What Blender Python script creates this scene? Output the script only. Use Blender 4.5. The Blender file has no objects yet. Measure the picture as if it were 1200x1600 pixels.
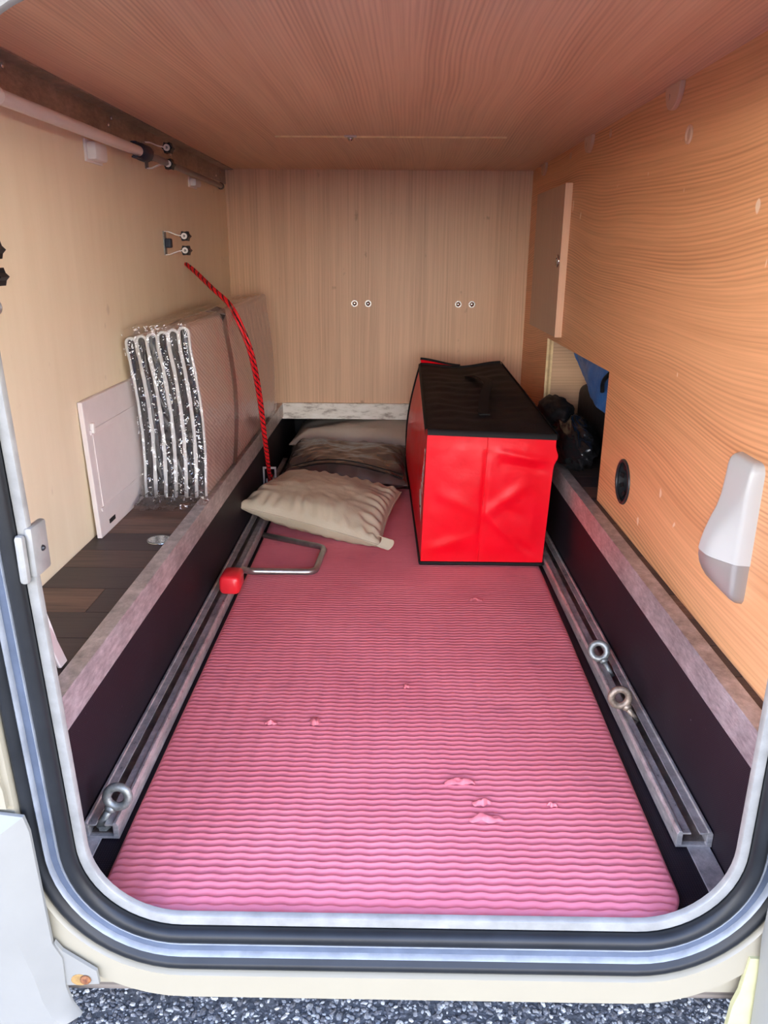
import bpy, bmesh, math, random
import numpy as np
from mathutils import Vector, Matrix, noise

scene = bpy.context.scene
random.seed(7)
PI = math.pi

# ------------------------------------------------------------------ camera
CAM_Z = 0.70
F_PX = 1213.38
yaw, pitch, roll = math.radians(-0.6113), math.radians(18.373), math.radians(0.40266)
fw = Vector((math.sin(yaw) * math.cos(pitch), math.cos(yaw) * math.cos(pitch), -math.sin(pitch)))
rt = Vector((math.cos(yaw), -math.sin(yaw), 0))
up = rt.cross(fw)
rt, up = rt * math.cos(roll) + up * math.sin(roll), up * math.cos(roll) - rt * math.sin(roll)
cd = bpy.data.cameras.new('camera')
cam = bpy.data.objects.new('camera', cd)
scene.collection.objects.link(cam)
cam.matrix_world = Matrix(((rt.x, up.x, -fw.x, 0), (rt.y, up.y, -fw.y, 0), (rt.z, up.z, -fw.z, CAM_Z), (0, 0, 0, 1)))
cd.sensor_fit = 'VERTICAL'
cd.sensor_height = 36.0
cd.lens = F_PX / 1600 * 36.0
cd.clip_start = 0.02
scene.camera = cam

# ------------------------------------------------------------------ sky
world = bpy.data.worlds.new('sky')
scene.world = world
world.use_nodes = True
wn = world.node_tree
wn.nodes.clear()
w_out = wn.nodes.new('ShaderNodeOutputWorld')
w_bg = wn.nodes.new('ShaderNodeBackground')
w_tc = wn.nodes.new('ShaderNodeTexCoord')
w_sep = wn.nodes.new('ShaderNodeSeparateXYZ')
w_ramp = wn.nodes.new('ShaderNodeValToRGB')
for k, (pos, colr) in enumerate(((0.0, (1.0, 0.92, 0.80)), (0.12, (0.72, 0.70, 0.67)), (0.35, (0.23, 0.31, 0.52)), (1.0, (0.07, 0.13, 0.33)))):
    e = w_ramp.color_ramp.elements[k] if k < 2 else w_ramp.color_ramp.elements.new(pos)
    e.position = pos
    e.color = (*colr, 1)
wn.links.new(w_tc.outputs['Generated'], w_sep.inputs[0])
wn.links.new(w_sep.outputs['Z'], w_ramp.inputs[0])
wn.links.new(w_ramp.outputs[0], w_bg.inputs[0])
wn.links.new(w_bg.outputs[0], w_out.inputs[0])
w_bg.inputs[1].default_value = 18.5

# ------------------------------------------------------------------ exposure
scene.view_settings.view_transform = 'Standard'
scene.view_settings.look = 'None'
scene.view_settings.gamma = 1.0
scene.view_settings.exposure = 0.0
scene.view_settings.use_curve_mapping = False
scene.cycles.max_bounces = 14
scene.cycles.diffuse_bounces = 8
scene.cycles.glossy_bounces = 6
scene.cycles.transparent_max_bounces = 16


# ------------------------------------------------------------------ material helpers
def newmat(name):
    m = bpy.data.materials.new(name)
    m.use_nodes = True
    nt = m.node_tree
    b = nt.nodes['Principled BSDF']
    return m, nt, b


def N(nt, kind, **kw):
    n = nt.nodes.new(kind)
    for k, v in kw.items():
        setattr(n, k, v)
    return n


def setin(n, **kw):
    for k, v in kw.items():
        n.inputs[k.replace('_', ' ')].default_value = v


def math_node(nt, op, a, b=None, c=None):
    n = nt.nodes.new('ShaderNodeMath')
    n.operation = op
    for i, v in enumerate((a, b, c)):
        if v is None:
            continue
        if isinstance(v, (int, float)):
            n.inputs[i].default_value = v
        else:
            nt.links.new(v, n.inputs[i])
    return n.outputs[0]


def ramp(nt, fac, stops, interp='LINEAR'):
    r = nt.nodes.new('ShaderNodeValToRGB')
    r.color_ramp.interpolation = interp
    e = r.color_ramp.elements
    while len(e) < len(stops):
        e.new(0.5)
    for i, (p, c) in enumerate(stops):
        e[i].position = p
        e[i].color = (*c, 1) if len(c) == 3 else c
    nt.links.new(fac, r.inputs[0])
    return r.outputs[0]


def mixcol(nt, fac, a, b, mode='MIX'):
    n = nt.nodes.new('ShaderNodeMix')
    n.data_type = 'RGBA'
    n.blend_type = mode
    for sock, v in ((n.inputs[0], fac), (n.inputs[6], a), (n.inputs[7], b)):
        if isinstance(v, (int, float)):
            sock.default_value = v
        elif isinstance(v, tuple):
            sock.default_value = (*v, 1) if len(v) == 3 else v
        else:
            nt.links.new(v, sock)
    return n.outputs[2]


def bump(nt, b, height, strength=0.3, dist=0.001):
    n = nt.nodes.new('ShaderNodeBump')
    n.inputs['Strength'].default_value = strength
    n.inputs['Distance'].default_value = dist
    nt.links.new(height, n.inputs['Height'])
    nt.links.new(n.outputs[0], b.inputs['Normal'])


def coords(nt):
    tc = nt.nodes.new('ShaderNodeTexCoord')
    s = nt.nodes.new('ShaderNodeSeparateXYZ')
    nt.links.new(tc.outputs['Object'], s.inputs[0])
    return tc.outputs['Object'], {'x': s.outputs[0], 'y': s.outputs[1], 'z': s.outputs[2]}


def noise_at(nt, vec, scale, detail=3.0, rough=0.5):
    n = nt.nodes.new('ShaderNodeTexNoise')
    n.inputs['Scale'].default_value = scale
    n.inputs['Detail'].default_value = detail
    n.inputs['Roughness'].default_value = rough
    nt.links.new(vec, n.inputs['Vector'])
    return n.outputs['Fac']


def combine(nt, x, y, z=0.0):
    n = nt.nodes.new('ShaderNodeCombineXYZ')
    for i, v in enumerate((x, y, z)):
        if isinstance(v, (int, float)):
            n.inputs[i].default_value = v
        else:
            nt.links.new(v, n.inputs[i])
    return n.outputs[0]


def plain(name, col, rough=0.5, metal=0.0, var=0.0, vscale=30.0, bump_s=0.0, bump_scale=200.0, spec=0.5):
    m, nt, b = newmat(name)
    b.inputs['Roughness'].default_value = rough
    b.inputs['Metallic'].default_value = metal
    b.inputs['Specular IOR Level'].default_value = spec
    b.inputs['Base Color'].default_value = (*col, 1)
    v, _ = coords(nt)
    if var > 0:
        f = noise_at(nt, v, vscale, 5.0, 0.6)
        lo = tuple(c * (1 - var) for c in col)
        hi = tuple(min(1, c * (1 + var)) for c in col)
        nt.links.new(ramp(nt, f, [(0.3, lo), (0.7, hi)]), b.inputs['Base Color'])
    if bump_s > 0:
        f2 = noise_at(nt, v, bump_scale, 3.0)
        bump(nt, b, f2, bump_s)
    return m


def wood(name, light, dark, along, across, freq=150.0, warp=0.08, warp_along=1.3, warp_across=3.0,
         line=0.5, streak=0.5, rough=0.42, shift=0.0, spec=0.4, nick=None, stain=None):
    """decor wood: wavy growth rings plus fine streaks that run along one axis"""
    m, nt, b = newmat(name)
    b.inputs['Roughness'].default_value = rough
    b.inputs['Specular IOR Level'].default_value = spec
    _, ax = coords(nt)
    al, ac = ax[along], ax[across]
    wv = combine(nt, math_node(nt, 'MULTIPLY', al, warp_along), math_node(nt, 'MULTIPLY', ac, warp_across), shift)
    w1 = noise_at(nt, wv, 1.0, 2.0, 0.45)
    pos = math_node(nt, 'ADD', ac, math_node(nt, 'MULTIPLY', math_node(nt, 'SUBTRACT', w1, 0.5), warp))
    jit = noise_at(nt, combine(nt, math_node(nt, 'MULTIPLY', al, 1.2), math_node(nt, 'MULTIPLY', pos, 60.0), 5.5), 1.0, 2.0)
    ring = math_node(nt, 'SINE', math_node(nt, 'ADD', math_node(nt, 'MULTIPLY', pos, freq * 2 * PI), math_node(nt, 'MULTIPLY', jit, 7.0)))
    ring = math_node(nt, 'MULTIPLY_ADD', ring, 0.5, 0.5)
    ring = math_node(nt, 'POWER', ring, 1.6)
    # broad bands where the rings are strong or faint
    bnd = noise_at(nt, combine(nt, math_node(nt, 'MULTIPLY', al, 0.7), math_node(nt, 'MULTIPLY', pos, 11.0), 3.1), 1.0, 2.0)
    bnd = math_node(nt, 'MULTIPLY', math_node(nt, 'SUBTRACT', bnd, 0.3), 2.0)
    bnd = math_node(nt, 'MINIMUM', math_node(nt, 'MAXIMUM', bnd, 0.15), 1.0)
    st = noise_at(nt, combine(nt, math_node(nt, 'MULTIPLY', al, 3.0), math_node(nt, 'MULTIPLY', pos, 260.0), 7.7), 1.0, 4.0, 0.7)
    st2 = noise_at(nt, combine(nt, math_node(nt, 'MULTIPLY', al, 0.8), math_node(nt, 'MULTIPLY', pos, 26.0), 1.7), 1.0, 3.0, 0.6)
    f = math_node(nt, 'MULTIPLY', math_node(nt, 'MULTIPLY', ring, bnd), line)
    f = math_node(nt, 'ADD', f, math_node(nt, 'MULTIPLY', math_node(nt, 'SUBTRACT', st, 0.5), streak * 1.5))
    f = math_node(nt, 'ADD', f, math_node(nt, 'MULTIPLY', math_node(nt, 'SUBTRACT', st2, 0.35), streak))
    col = ramp(nt, f, [(0.0, light), (0.8, dark)])
    if nick:      # small pale chips in the decor
        nk = noise_at(nt, combine(nt, math_node(nt, 'MULTIPLY', al, 34.0), math_node(nt, 'MULTIPLY', ac, 22.0), 6.6), 1.0, 1.0)
        col = mixcol(nt, ramp(nt, nk, [(0.775, (0, 0, 0)), (0.80, (0.8, 0.8, 0.8))]), col, nick)
    if stain:     # a few brown smudges
        sn = noise_at(nt, combine(nt, math_node(nt, 'MULTIPLY', al, 17.0), math_node(nt, 'MULTIPLY', ac, 26.0), 2.6), 1.0, 3.0)
        col = mixcol(nt, ramp(nt, sn, [(0.70, (0, 0, 0)), (0.78, (0.45, 0.45, 0.45))]), col, stain)
    nt.links.new(col, b.inputs['Base Color'])
    bump(nt, b, math_node(nt, 'MULTIPLY', f, -1.0), 0.10, 0.0006)
    return m


# ------------------------------------------------------------------ geometry helpers
COL = scene.collection


def link_mesh(name, me, mat, parent=None, smooth=False):
    o = bpy.data.objects.new(name, me)
    COL.objects.link(o)
    if mat is not None and not me.materials:
        me.materials.append(mat)
    if parent is not None:
        o.parent = parent
    if smooth:
        for p in me.polygons:
            p.use_smooth = True
    return o


def root_of(o):
    loc = Vector((0, 0, 0))
    while o is not None:
        loc += o.location
        o = o.parent
    return loc


def obj(name, geo, mat, parent=None, smooth=False, local=False, bevel=0.0, autosmooth=None):
    """geo = (verts, faces); verts in world space unless local"""
    v, f = geo
    off = Vector((0, 0, 0)) if (parent is None or local) else root_of(parent)
    me = bpy.data.meshes.new(name)
    me.from_pydata([(p[0] - off.x, p[1] - off.y, p[2] - off.z) for p in v], [], f)
    bm = bmesh.new()
    bm.from_mesh(me)
    bmesh.ops.recalc_face_normals(bm, faces=bm.faces)
    if bevel > 0:
        es = [e for e in bm.edges if len(e.link_faces) == 2 and e.calc_face_angle(0) > 0.5]
        bmesh.ops.bevel(bm, geom=es, offset=bevel, segments=2, profile=0.5, affect='EDGES', clamp_overlap=True)
    bm.to_mesh(me)
    bm.free()
    o = link_mesh(name, me, mat, parent, smooth)
    if autosmooth is not None:
        for p in me.polygons:
            p.use_smooth = True
        me.set_sharp_from_angle(angle=math.radians(autosmooth))
    return o


def tag(o, label, cat, group=None):
    o['label'] = label
    o['category'] = cat
    if group:
        o['group'] = group
    return o


def struct(o, label=None, cat=None):
    o['kind'] = 'structure'
    if label:
        o['label'] = label
    if cat:
        o['category'] = cat
    return o


def thing(name, loc, label, cat, group=None):
    o = bpy.data.objects.new(name, None)
    o.empty_display_size = 0.02
    COL.objects.link(o)
    o.location = loc
    return tag(o, label, cat, group)


def copy_thing(src, loc, label, rotz=0.0):
    r = src.copy()
    COL.objects.link(r)
    r.location = loc
    r.rotation_euler = (0, 0, rotz)
    r['label'] = label
    for ch in list(src.children):
        c = ch.copy()
        COL.objects.link(c)
        c.parent = r
        for g in list(ch.children):
            d = g.copy()
            COL.objects.link(d)
            d.parent = c
    return r


def box(x0, x1, y0, y1, z0, z1):
    v = [(x, y, z) for x in (x0, x1) for y in (y0, y1) for z in (z0, z1)]
    f = [(0, 1, 3, 2), (4, 6, 7, 5), (0, 4, 5, 1), (2, 3, 7, 6), (0, 2, 6, 4), (1, 5, 7, 3)]
    return v, f


def merge(*geos):
    V, F = [], []
    for v, f in geos:
        o = len(V)
        V += list(v)
        F += [tuple(i + o for i in q) for q in f]
    return V, F


def frames(path, closed=False):
    pts = [Vector(p) for p in path]
    n = len(pts)
    T = []
    for i in range(n):
        a = pts[(i - 1) % n] if (closed or i > 0) else pts[i]
        b = pts[(i + 1) % n] if (closed or i < n - 1) else pts[i]
        T.append((b - a).normalized())
    u = Vector((0, 0, 1))
    if abs(T[0].dot(u)) > 0.9:
        u = Vector((1, 0, 0))
    u = (u - T[0] * u.dot(T[0])).normalized()
    fr = []
    for t in T:
        u = (u - t * u.dot(t)).normalized()
        fr.append((u.copy(), t.cross(u)))
    return pts, fr


def tube(path, r, seg=10, closed=False, caps=True):
    pts, fr = frames(path, closed)
    rr = r if isinstance(r, (list, tuple)) else [r] * len(pts)
    V, F = [], []
    for p, (u, w), q in zip(pts, fr, rr):
        for k in range(seg):
            a = 2 * PI * k / seg
            V.append(tuple(p + u * (math.cos(a) * q) + w * (math.sin(a) * q)))
    n = len(pts)
    for i in range(n if closed else n - 1):
        j = (i + 1) % n
        for k in range(seg):
            l = (k + 1) % seg
            F.append((i * seg + k, i * seg + l, j * seg + l, j * seg + k))
    if caps and not closed:
        F.append(tuple(range(seg - 1, -1, -1)))
        F.append(tuple((n - 1) * seg + k for k in range(seg)))
    return V, F


def spline(pts, n=40):
    P = [Vector(p) for p in pts]
    P = [P[0] * 2 - P[1]] + P + [P[-1] * 2 - P[-2]]
    out = []
    m = len(P) - 3
    for i in range(n + 1):
        t = i / n * m
        k = min(int(t), m - 1)
        t -= k
        a, b, c, d = P[k:k + 4]
        out.append(tuple(0.5 * ((2 * b) + (c - a) * t + (2 * a - 5 * b + 4 * c - d) * t * t + (3 * b - a - 3 * c + d) * t ** 3)))
    return out


def fillet(pts, r, n=6):
    """polyline with rounded corners"""
    P = [Vector(p) for p in pts]
    out = [P[0]]
    for i in range(1, len(P) - 1):
        a = (P[i - 1] - P[i])
        b = (P[i + 1] - P[i])
        q = min(r, a.length * 0.45, b.length * 0.45)
        s = P[i] + a.normalized() * q
        e = P[i] + b.normalized() * q
        for k in range(n + 1):
            t = k / n
            out.append(s * (1 - t) ** 2 + P[i] * 2 * t * (1 - t) + e * t * t)
    out.append(P[-1])
    return [tuple(p) for p in out]


def prism(poly, axis, a, b):
    """poly of 2D points, extruded along axis from a to b"""
    def mk(p, t):
        if axis == 'x':
            return (t, p[0], p[1])
        if axis == 'y':
            return (p[0], t, p[1])
        return (p[0], p[1], t)
    n = len(poly)
    V = [mk(p, a) for p in poly] + [mk(p, b) for p in poly]
    F = [tuple(range(n - 1, -1, -1)), tuple(range(n, 2 * n))]
    for i in range(n):
        j = (i + 1) % n
        F.append((i, j, n + j, n + i))
    return V, F


def disc(c, r, axis, t, seg=20, r2=None):
    """short cylinder centred on c, from c along axis by t"""
    r2 = r if r2 is None else r2
    V, F = [], []
    for rad, h in ((r, 0.0), (r2, t)):
        for k in range(seg):
            a = 2 * PI * k / seg
            d = {'x': (h, math.cos(a) * rad, math.sin(a) * rad), 'y': (math.cos(a) * rad, h, math.sin(a) * rad),
                 'z': (math.cos(a) * rad, math.sin(a) * rad, h)}[axis]
            V.append((c[0] + d[0], c[1] + d[1], c[2] + d[2]))
    F.append(tuple(range(seg - 1, -1, -1)))
    F.append(tuple(range(seg, 2 * seg)))
    for k in range(seg):
        l = (k + 1) % seg
        F.append((k, l, seg + l, seg + k))
    return V, F


def torus(c, R, r, axis, seg=24, rs=10):
    path = []
    for k in range(seg):
        a = 2 * PI * k / seg
        d = {'x': (0, math.cos(a) * R, math.sin(a) * R), 'y': (math.cos(a) * R, 0, math.sin(a) * R),
             'z': (math.cos(a) * R, math.sin(a) * R, 0)}[axis]
        path.append((c[0] + d[0], c[1] + d[1], c[2] + d[2]))
    return tube(path, r, rs, closed=True)


def dome(c, r, h, axis_vec, seg=16, rings=5):
    ax = Vector(axis_vec).normalized()
    u = ax.orthogonal().normalized()
    w = ax.cross(u)
    V, F = [], []
    for i in range(rings):
        t = i / rings * PI / 2
        for k in range(seg):
            a = 2 * PI * k / seg
            V.append(tuple(Vector(c) + u * (math.cos(a) * math.cos(t) * r) + w * (math.sin(a) * math.cos(t) * r) + ax * (math.sin(t) * h)))
    V.append(tuple(Vector(c) + ax * h))
    for i in range(rings - 1):
        for k in range(seg):
            l = (k + 1) % seg
            F.append((i * seg + k, i * seg + l, (i + 1) * seg + l, (i + 1) * seg + k))
    for k in range(seg):
        F.append(((rings - 1) * seg + k, (rings - 1) * seg + (k + 1) % seg, len(V) - 1))
    F.append(tuple(range(seg - 1, -1, -1)))
    return V, F


def grid(fn, nu, nv):
    V = [fn(i / nu, j / nv) for j in range(nv + 1) for i in range(nu + 1)]
    F = [(j * (nu + 1) + i, j * (nu + 1) + i + 1, (j + 1) * (nu + 1) + i + 1, (j + 1) * (nu + 1) + i)
         for j in range(nv) for i in range(nu)]
    return V, F


def fbm(p, oct=4):
    return noise.fractal(Vector(p), 0.9, 2.1, oct)


def sstep(a, b, t):
    t = max(0.0, min(1.0, (t - a) / (b - a)))
    return t * t * (3 - 2 * t)


# ------------------------------------------------------------------ room sizes
LW, RW = -0.541, 0.435          # side walls
YF, YB = 0.68, 2.665            # front (door) and back wall
ZC = 0.952                      # ceiling
ZS = 0.208                      # side ledges
WLX, WRX = -0.382, 0.402        # sides of the sunken well
YWELL = 2.98                    # the well runs on under the back wall

# ------------------------------------------------------------------ materials
M = {}
M['wood_right'] = wood('oak_decor_right', (0.82, 0.42, 0.20), (0.42, 0.165, 0.065), 'y', 'z', freq=165, warp=0.24,
                       warp_along=0.65, warp_across=1.7, line=0.60, streak=0.60, shift=2.3, nick=(0.95, 0.74, 0.55))
M['wood_back'] = wood('oak_decor_back', (0.78, 0.52, 0.33), (0.46, 0.27, 0.16), 'z', 'x', freq=95, warp=0.05,
                      warp_along=0.5, warp_across=2.0, line=0.20, streak=0.75, shift=5.0, stain=(0.16, 0.09, 0.05))
M['wood_ceiling'] = wood('oak_decor_ceiling', (0.86, 0.56, 0.38), (0.48, 0.24, 0.15), 'y', 'x', freq=150, warp=0.18,
                         warp_along=0.6, warp_across=1.6, line=0.45, streak=0.6, shift=9.4)
M['wood_door'] = wood('oak_decor_cupboard', (0.56, 0.36, 0.24), (0.36, 0.21, 0.13), 'z', 'y', freq=90, warp=0.05,
                      warp_along=0.5, warp_across=2.0, line=0.3, streak=0.5)
M['wood_edge'] = wood('pale_oak_edge_band', (0.85, 0.55, 0.36), (0.66, 0.36, 0.22), 'z', 'x', freq=300, warp=0.01, line=0.5, streak=0.5)
M['wood_cavity'] = wood('oak_decor_inner', (0.74, 0.47, 0.29), (0.48, 0.28, 0.16), 'x', 'z', freq=110, warp=0.03, line=0.5, streak=0.6)
M['ply_pale'] = plain('pale_ply', (0.86, 0.66, 0.36), 0.6, var=0.15, vscale=60)
M['ply_mid'] = plain('brown_ply', (0.58, 0.38, 0.18), 0.6, var=0.2, vscale=60)
M['cream_white'] = plain('white_plastic', (0.80, 0.78, 0.74), 0.45)
M['black_rubber'] = plain('black_rubber', (0.011, 0.012, 0.013), 0.42, var=0.3, vscale=14, spec=0.3)
M['black_plastic'] = plain('black_plastic', (0.018, 0.018, 0.020), 0.35)
M['navy_rubber'] = plain('dark_blue_rubber', (0.02, 0.028, 0.05), 0.55)
M['chrome'] = plain('polished_steel', (0.75, 0.75, 0.74), 0.18, 1.0)
M['zinc'] = plain('galvanised_steel', (0.25, 0.26, 0.245), 0.48, 0.6, var=0.35, vscale=120, bump_s=0.3, bump_scale=500)
M['zinc_rusty'] = plain('spotted_galvanised_steel', (0.30, 0.235, 0.18), 0.5, 0.6, var=0.45, vscale=160, bump_s=0.3, bump_scale=500)
M['steel_rod'] = plain('dull_steel_rod', (0.42, 0.42, 0.41), 0.35, 0.9, var=0.2, vscale=40)
M['red_plastic'] = plain('red_plastic', (0.75, 0.02, 0.03), 0.32)
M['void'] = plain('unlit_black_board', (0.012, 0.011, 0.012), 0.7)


def cream_wall():
    m, nt, b = newmat('cream_sidewall')
    b.inputs['Roughness'].default_value = 0.5
    v, ax = coords(nt)
    st = noise_at(nt, combine(nt, math_node(nt, 'MULTIPLY', ax['y'], 26.0), math_node(nt, 'MULTIPLY', ax['z'], 2.5), 0.0), 1.0, 4.0, 0.6)
    bl = noise_at(nt, v, 3.0, 3.0)
    f = math_node(nt, 'ADD', math_node(nt, 'MULTIPLY', st, 0.55), math_node(nt, 'MULTIPLY', bl, 0.45))
    c = ramp(nt, f, [(0.3, (0.80, 0.68, 0.47)), (0.7, (0.90, 0.79, 0.58))])
    sp = noise_at(nt, combine(nt, math_node(nt, 'MULTIPLY', ax['y'], 30.0), math_node(nt, 'MULTIPLY', ax['z'], 18.0), 4.4), 1.0, 2.0)
    k = ramp(nt, sp, [(0.72, (0, 0, 0)), (0.78, (1, 1, 1))])
    c = mixcol(nt, math_node(nt, 'MULTIPLY', k, 0.25), c, (0.30, 0.20, 0.12))
    nt.links.new(c, b.inputs['Base Color'])
    bump(nt, b, noise_at(nt, v, 160.0, 2.0), 0.06)
    return m


def scratched_alu(name, col=(0.62, 0.60, 0.58), rough=0.42, metal=0.85):
    m, nt, b = newmat(name)
    b.inputs['Metallic'].default_value = metal
    v, ax = coords(nt)
    sc = noise_at(nt, combine(nt, math_node(nt, 'MULTIPLY', ax['x'], 60.0), math_node(nt, 'MULTIPLY', ax['y'], 45.0),
                              math_node(nt, 'MULTIPLY', ax['z'], 160.0)), 1.0, 6.0, 0.75)
    bl = noise_at(nt, v, 9.0, 4.0, 0.6)
    f = math_node(nt, 'ADD', math_node(nt, 'MULTIPLY', sc, 0.6), math_node(nt, 'MULTIPLY', bl, 0.4))
    nt.links.new(ramp(nt, f, [(0.36, tuple(c * 0.55 for c in col)), (0.50, col), (0.64, tuple(min(1, c * 1.5) for c in col))]), b.inputs['Base Color'])
    nt.links.new(ramp(nt, sc, [(0.3, (rough - 0.12,) * 3), (0.7, (rough + 0.15,) * 3)]), b.inputs['Roughness'])
    bump(nt, b, sc, 0.12, 0.0005)
    return m


def phenolic(name, rough=0.55):
    """black anti-slip plywood with a fine mesh print"""
    m, nt, b = newmat(name)
    b.inputs['Roughness'].default_value = rough
    b.inputs['Specular IOR Level'].default_value = 0.22
    v, ax = coords(nt)
    def saw(s, fq):
        return math_node(nt, 'MULTIPLY_ADD', math_node(nt, 'SINE', math_node(nt, 'MULTIPLY', s, fq * 2 * PI)), 0.5, 0.5)
    s1 = saw(ax['y'], 330.0)
    s2 = saw(math_node(nt, 'ADD', ax['x'], ax['z']), 330.0)
    mesh_f = math_node(nt, 'MULTIPLY', s1, s2)
    bl = noise_at(nt, v, 7.0, 4.0, 0.6)
    c = ramp(nt, mesh_f, [(0.2, (0.008, 0.005, 0.008)), (0.95, (0.034, 0.023, 0.031))])
    c = mixcol(nt, ramp(nt, bl, [(0.45, (0, 0, 0)), (0.75, (0.5, 0.5, 0.5))]), c, (0.022, 0.017, 0.022))
    sp = noise_at(nt, v, 180.0, 2.0, 0.5)
    c = mixcol(nt, ramp(nt, sp, [(0.74, (0, 0, 0)), (0.80, (0.45, 0.45, 0.45))]), c, (0.25, 0.24, 0.26))
    nt.links.new(c, b.inputs['Base Color'])
    bump(nt, b, mesh_f, 0.25, 0.0006)
    return m


def plank_mat(name, light, dark, seed):
    m, nt, b = newmat(name)
    b.inputs['Roughness'].default_value = 0.5
    _, ax = coords(nt)
    st = noise_at(nt, combine(nt, math_node(nt, 'MULTIPLY', ax['x'], 9.0), math_node(nt, 'MULTIPLY', ax['y'], 190.0), seed), 1.0, 5.0, 0.7)
    bl = noise_at(nt, combine(nt, math_node(nt, 'MULTIPLY', ax['x'], 5.0), math_node(nt, 'MULTIPLY', ax['y'], 40.0), seed + 2), 1.0, 3.0, 0.6)
    f = math_node(nt, 'ADD', math_node(nt, 'MULTIPLY', st, 0.6), math_node(nt, 'MULTIPLY', bl, 0.4))
    nt.links.new(ramp(nt, f, [(0.32, dark), (0.68, light)]), b.inputs['Base Color'])
    bump(nt, b, st, 0.15, 0.0004)
    return m


M['cream_wall'] = cream_wall()
M['alu'] = scratched_alu('scratched_aluminium', (0.50, 0.47, 0.46), 0.45, 0.6)
M['alu_rail'] = scratched_alu('dull_aluminium_rail', (0.50, 0.47, 0.45), 0.36, 0.55)
M['alu_dark'] = scratched_alu('dull_dark_aluminium', (0.42, 0.37, 0.34), 0.40, 0.85)
M['phenolic'] = phenolic('black_antislip_board')
M['plank_dark'] = plank_mat('dark_walnut_vinyl', (0.064, 0.045, 0.046), (0.027, 0.019, 0.022), 1.0)
M['plank_brown'] = plank_mat('brown_walnut_vinyl', (0.22, 0.128, 0.088), (0.052, 0.029, 0.024), 4.0)
M['plank_mid'] = plank_mat('mid_walnut_vinyl', (0.120, 0.071, 0.058), (0.034, 0.022, 0.022), 8.0)


def painted_beam():
    m, nt, b = newmat('worn_white_aluminium')
    b.inputs['Roughness'].default_value = 0.45
    v, ax = coords(nt)
    n1 = noise_at(nt, combine(nt, math_node(nt, 'MULTIPLY', ax['x'], 16.0), math_node(nt, 'MULTIPLY', ax['z'], 50.0), 0.0), 1.0, 6.0, 0.7)
    nt.links.new(ramp(nt, n1, [(0.33, (0.34, 0.30, 0.25)), (0.48, (0.80, 0.78, 0.70)), (0.7, (0.92, 0.90, 0.84))]), b.inputs['Base Color'])
    return m


M['beam'] = painted_beam()

# ------------------------------------------------------------------ room shell
T = 0.018


def planar_with_holes(outer, holes, x0, x1):
    """board normal to x with holes, outer/hole loops as (y, z)"""
    bm = bmesh.new()
    es = []
    for loop in [outer] + holes:
        vs = [bm.verts.new((x0, p[0], p[1])) for p in loop]
        for i in range(len(vs)):
            es.append(bm.edges.new((vs[i], vs[(i + 1) % len(vs)])))
    bmesh.ops.triangle_fill(bm, use_beauty=True, use_dissolve=False, edges=es)
    r = bmesh.ops.extrude_face_region(bm, geom=list(bm.faces))
    for v in [g for g in r['geom'] if isinstance(g, bmesh.types.BMVert)]:
        v.co.x = x1
    bm.verts.index_update()
    V = [tuple(v.co) for v in bm.verts]
    F = [tuple(v.index for v in f.verts) for f in bm.faces]
    bm.free()
    return V, F


# well floor (sunken loading floor)
struct(obj('floor', box(WLX - 0.02, WRX + 0.02, YF - 0.0095, YWELL, -0.02, 0.0), M['phenolic']),
       'black anti-slip floor of the sunken loading well', 'floor')
# cream wall
struct(obj('wall_left', box(LW - T, LW, YF, YB + 0.02, ZS - 0.03, ZC + 0.01), M['cream_wall']),
       'cream smooth side wall on the left of the compartment', 'wall')
# right wood wall with the notch at the bottom and the round cable hole
CUT_Y0, CUT_Y1, CUT_Z = 1.579, 2.245, 0.478
GR = (1.412, 0.296, 0.0405)
hole = [(GR[0] + GR[2] * math.cos(2 * PI * k / 28), GR[1] + GR[2] * math.sin(2 * PI * k / 28)) for k in range(28)]
outer = [(YF, ZS), (CUT_Y0, ZS), (CUT_Y0, CUT_Z), (CUT_Y1, CUT_Z), (CUT_Y1, ZS), (YB + 0.01, ZS), (YB + 0.01, ZC), (YF, ZC)]
wr = struct(obj('wall_right', planar_with_holes(outer, [hole], RW, RW + T), M['wood_right']),
            'orange oak decor side wall with a notch and a lamp', 'wall')
struct(obj('wall_back', box(LW - T, RW + T, YB, YB + T, ZS - 0.003, ZC), M['wood_back']),
       'brown oak decor back wall with vertical grain', 'wall')
ceil = struct(obj('ceiling', box(LW - T, RW + T, YF - 0.02, YB + T, ZC, ZC + T), M['wood_ceiling']),
              'oak decor ceiling board with grain running inwards', 'ceiling')
# cut edge of the notch: three-layer ply, standing a little proud
for k, (a, b_, m) in enumerate(((0.0, 0.006, 'ply_pale'), (0.006, 0.012, 'ply_mid'), (0.012, 0.018, 'ply_pale'))):
    obj('ply_layer', box(RW + a, RW + b_, CUT_Y1 - 0.0025, CUT_Y1 + 0.0005, ZS + 0.002, CUT_Z), M[m], wr)
# lower sides of the well
struct(obj('wall_left_lower', box(WLX - 0.014, WLX, YF - 0.0095, YWELL, -0.01, ZS), M['phenolic']),
       'black board side of the well on the left', 'wall')
struct(obj('wall_right_lower', box(WRX, WRX + 0.014, YF - 0.0095, YWELL, -0.01, ZS), M['phenolic']),
       'black board side of the well on the right', 'wall')
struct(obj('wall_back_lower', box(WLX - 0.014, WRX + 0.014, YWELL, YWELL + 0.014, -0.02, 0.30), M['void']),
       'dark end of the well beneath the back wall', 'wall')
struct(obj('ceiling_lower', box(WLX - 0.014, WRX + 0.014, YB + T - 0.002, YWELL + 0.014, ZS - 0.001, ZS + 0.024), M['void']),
       'dark board over the end of the well', 'ceiling')

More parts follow.
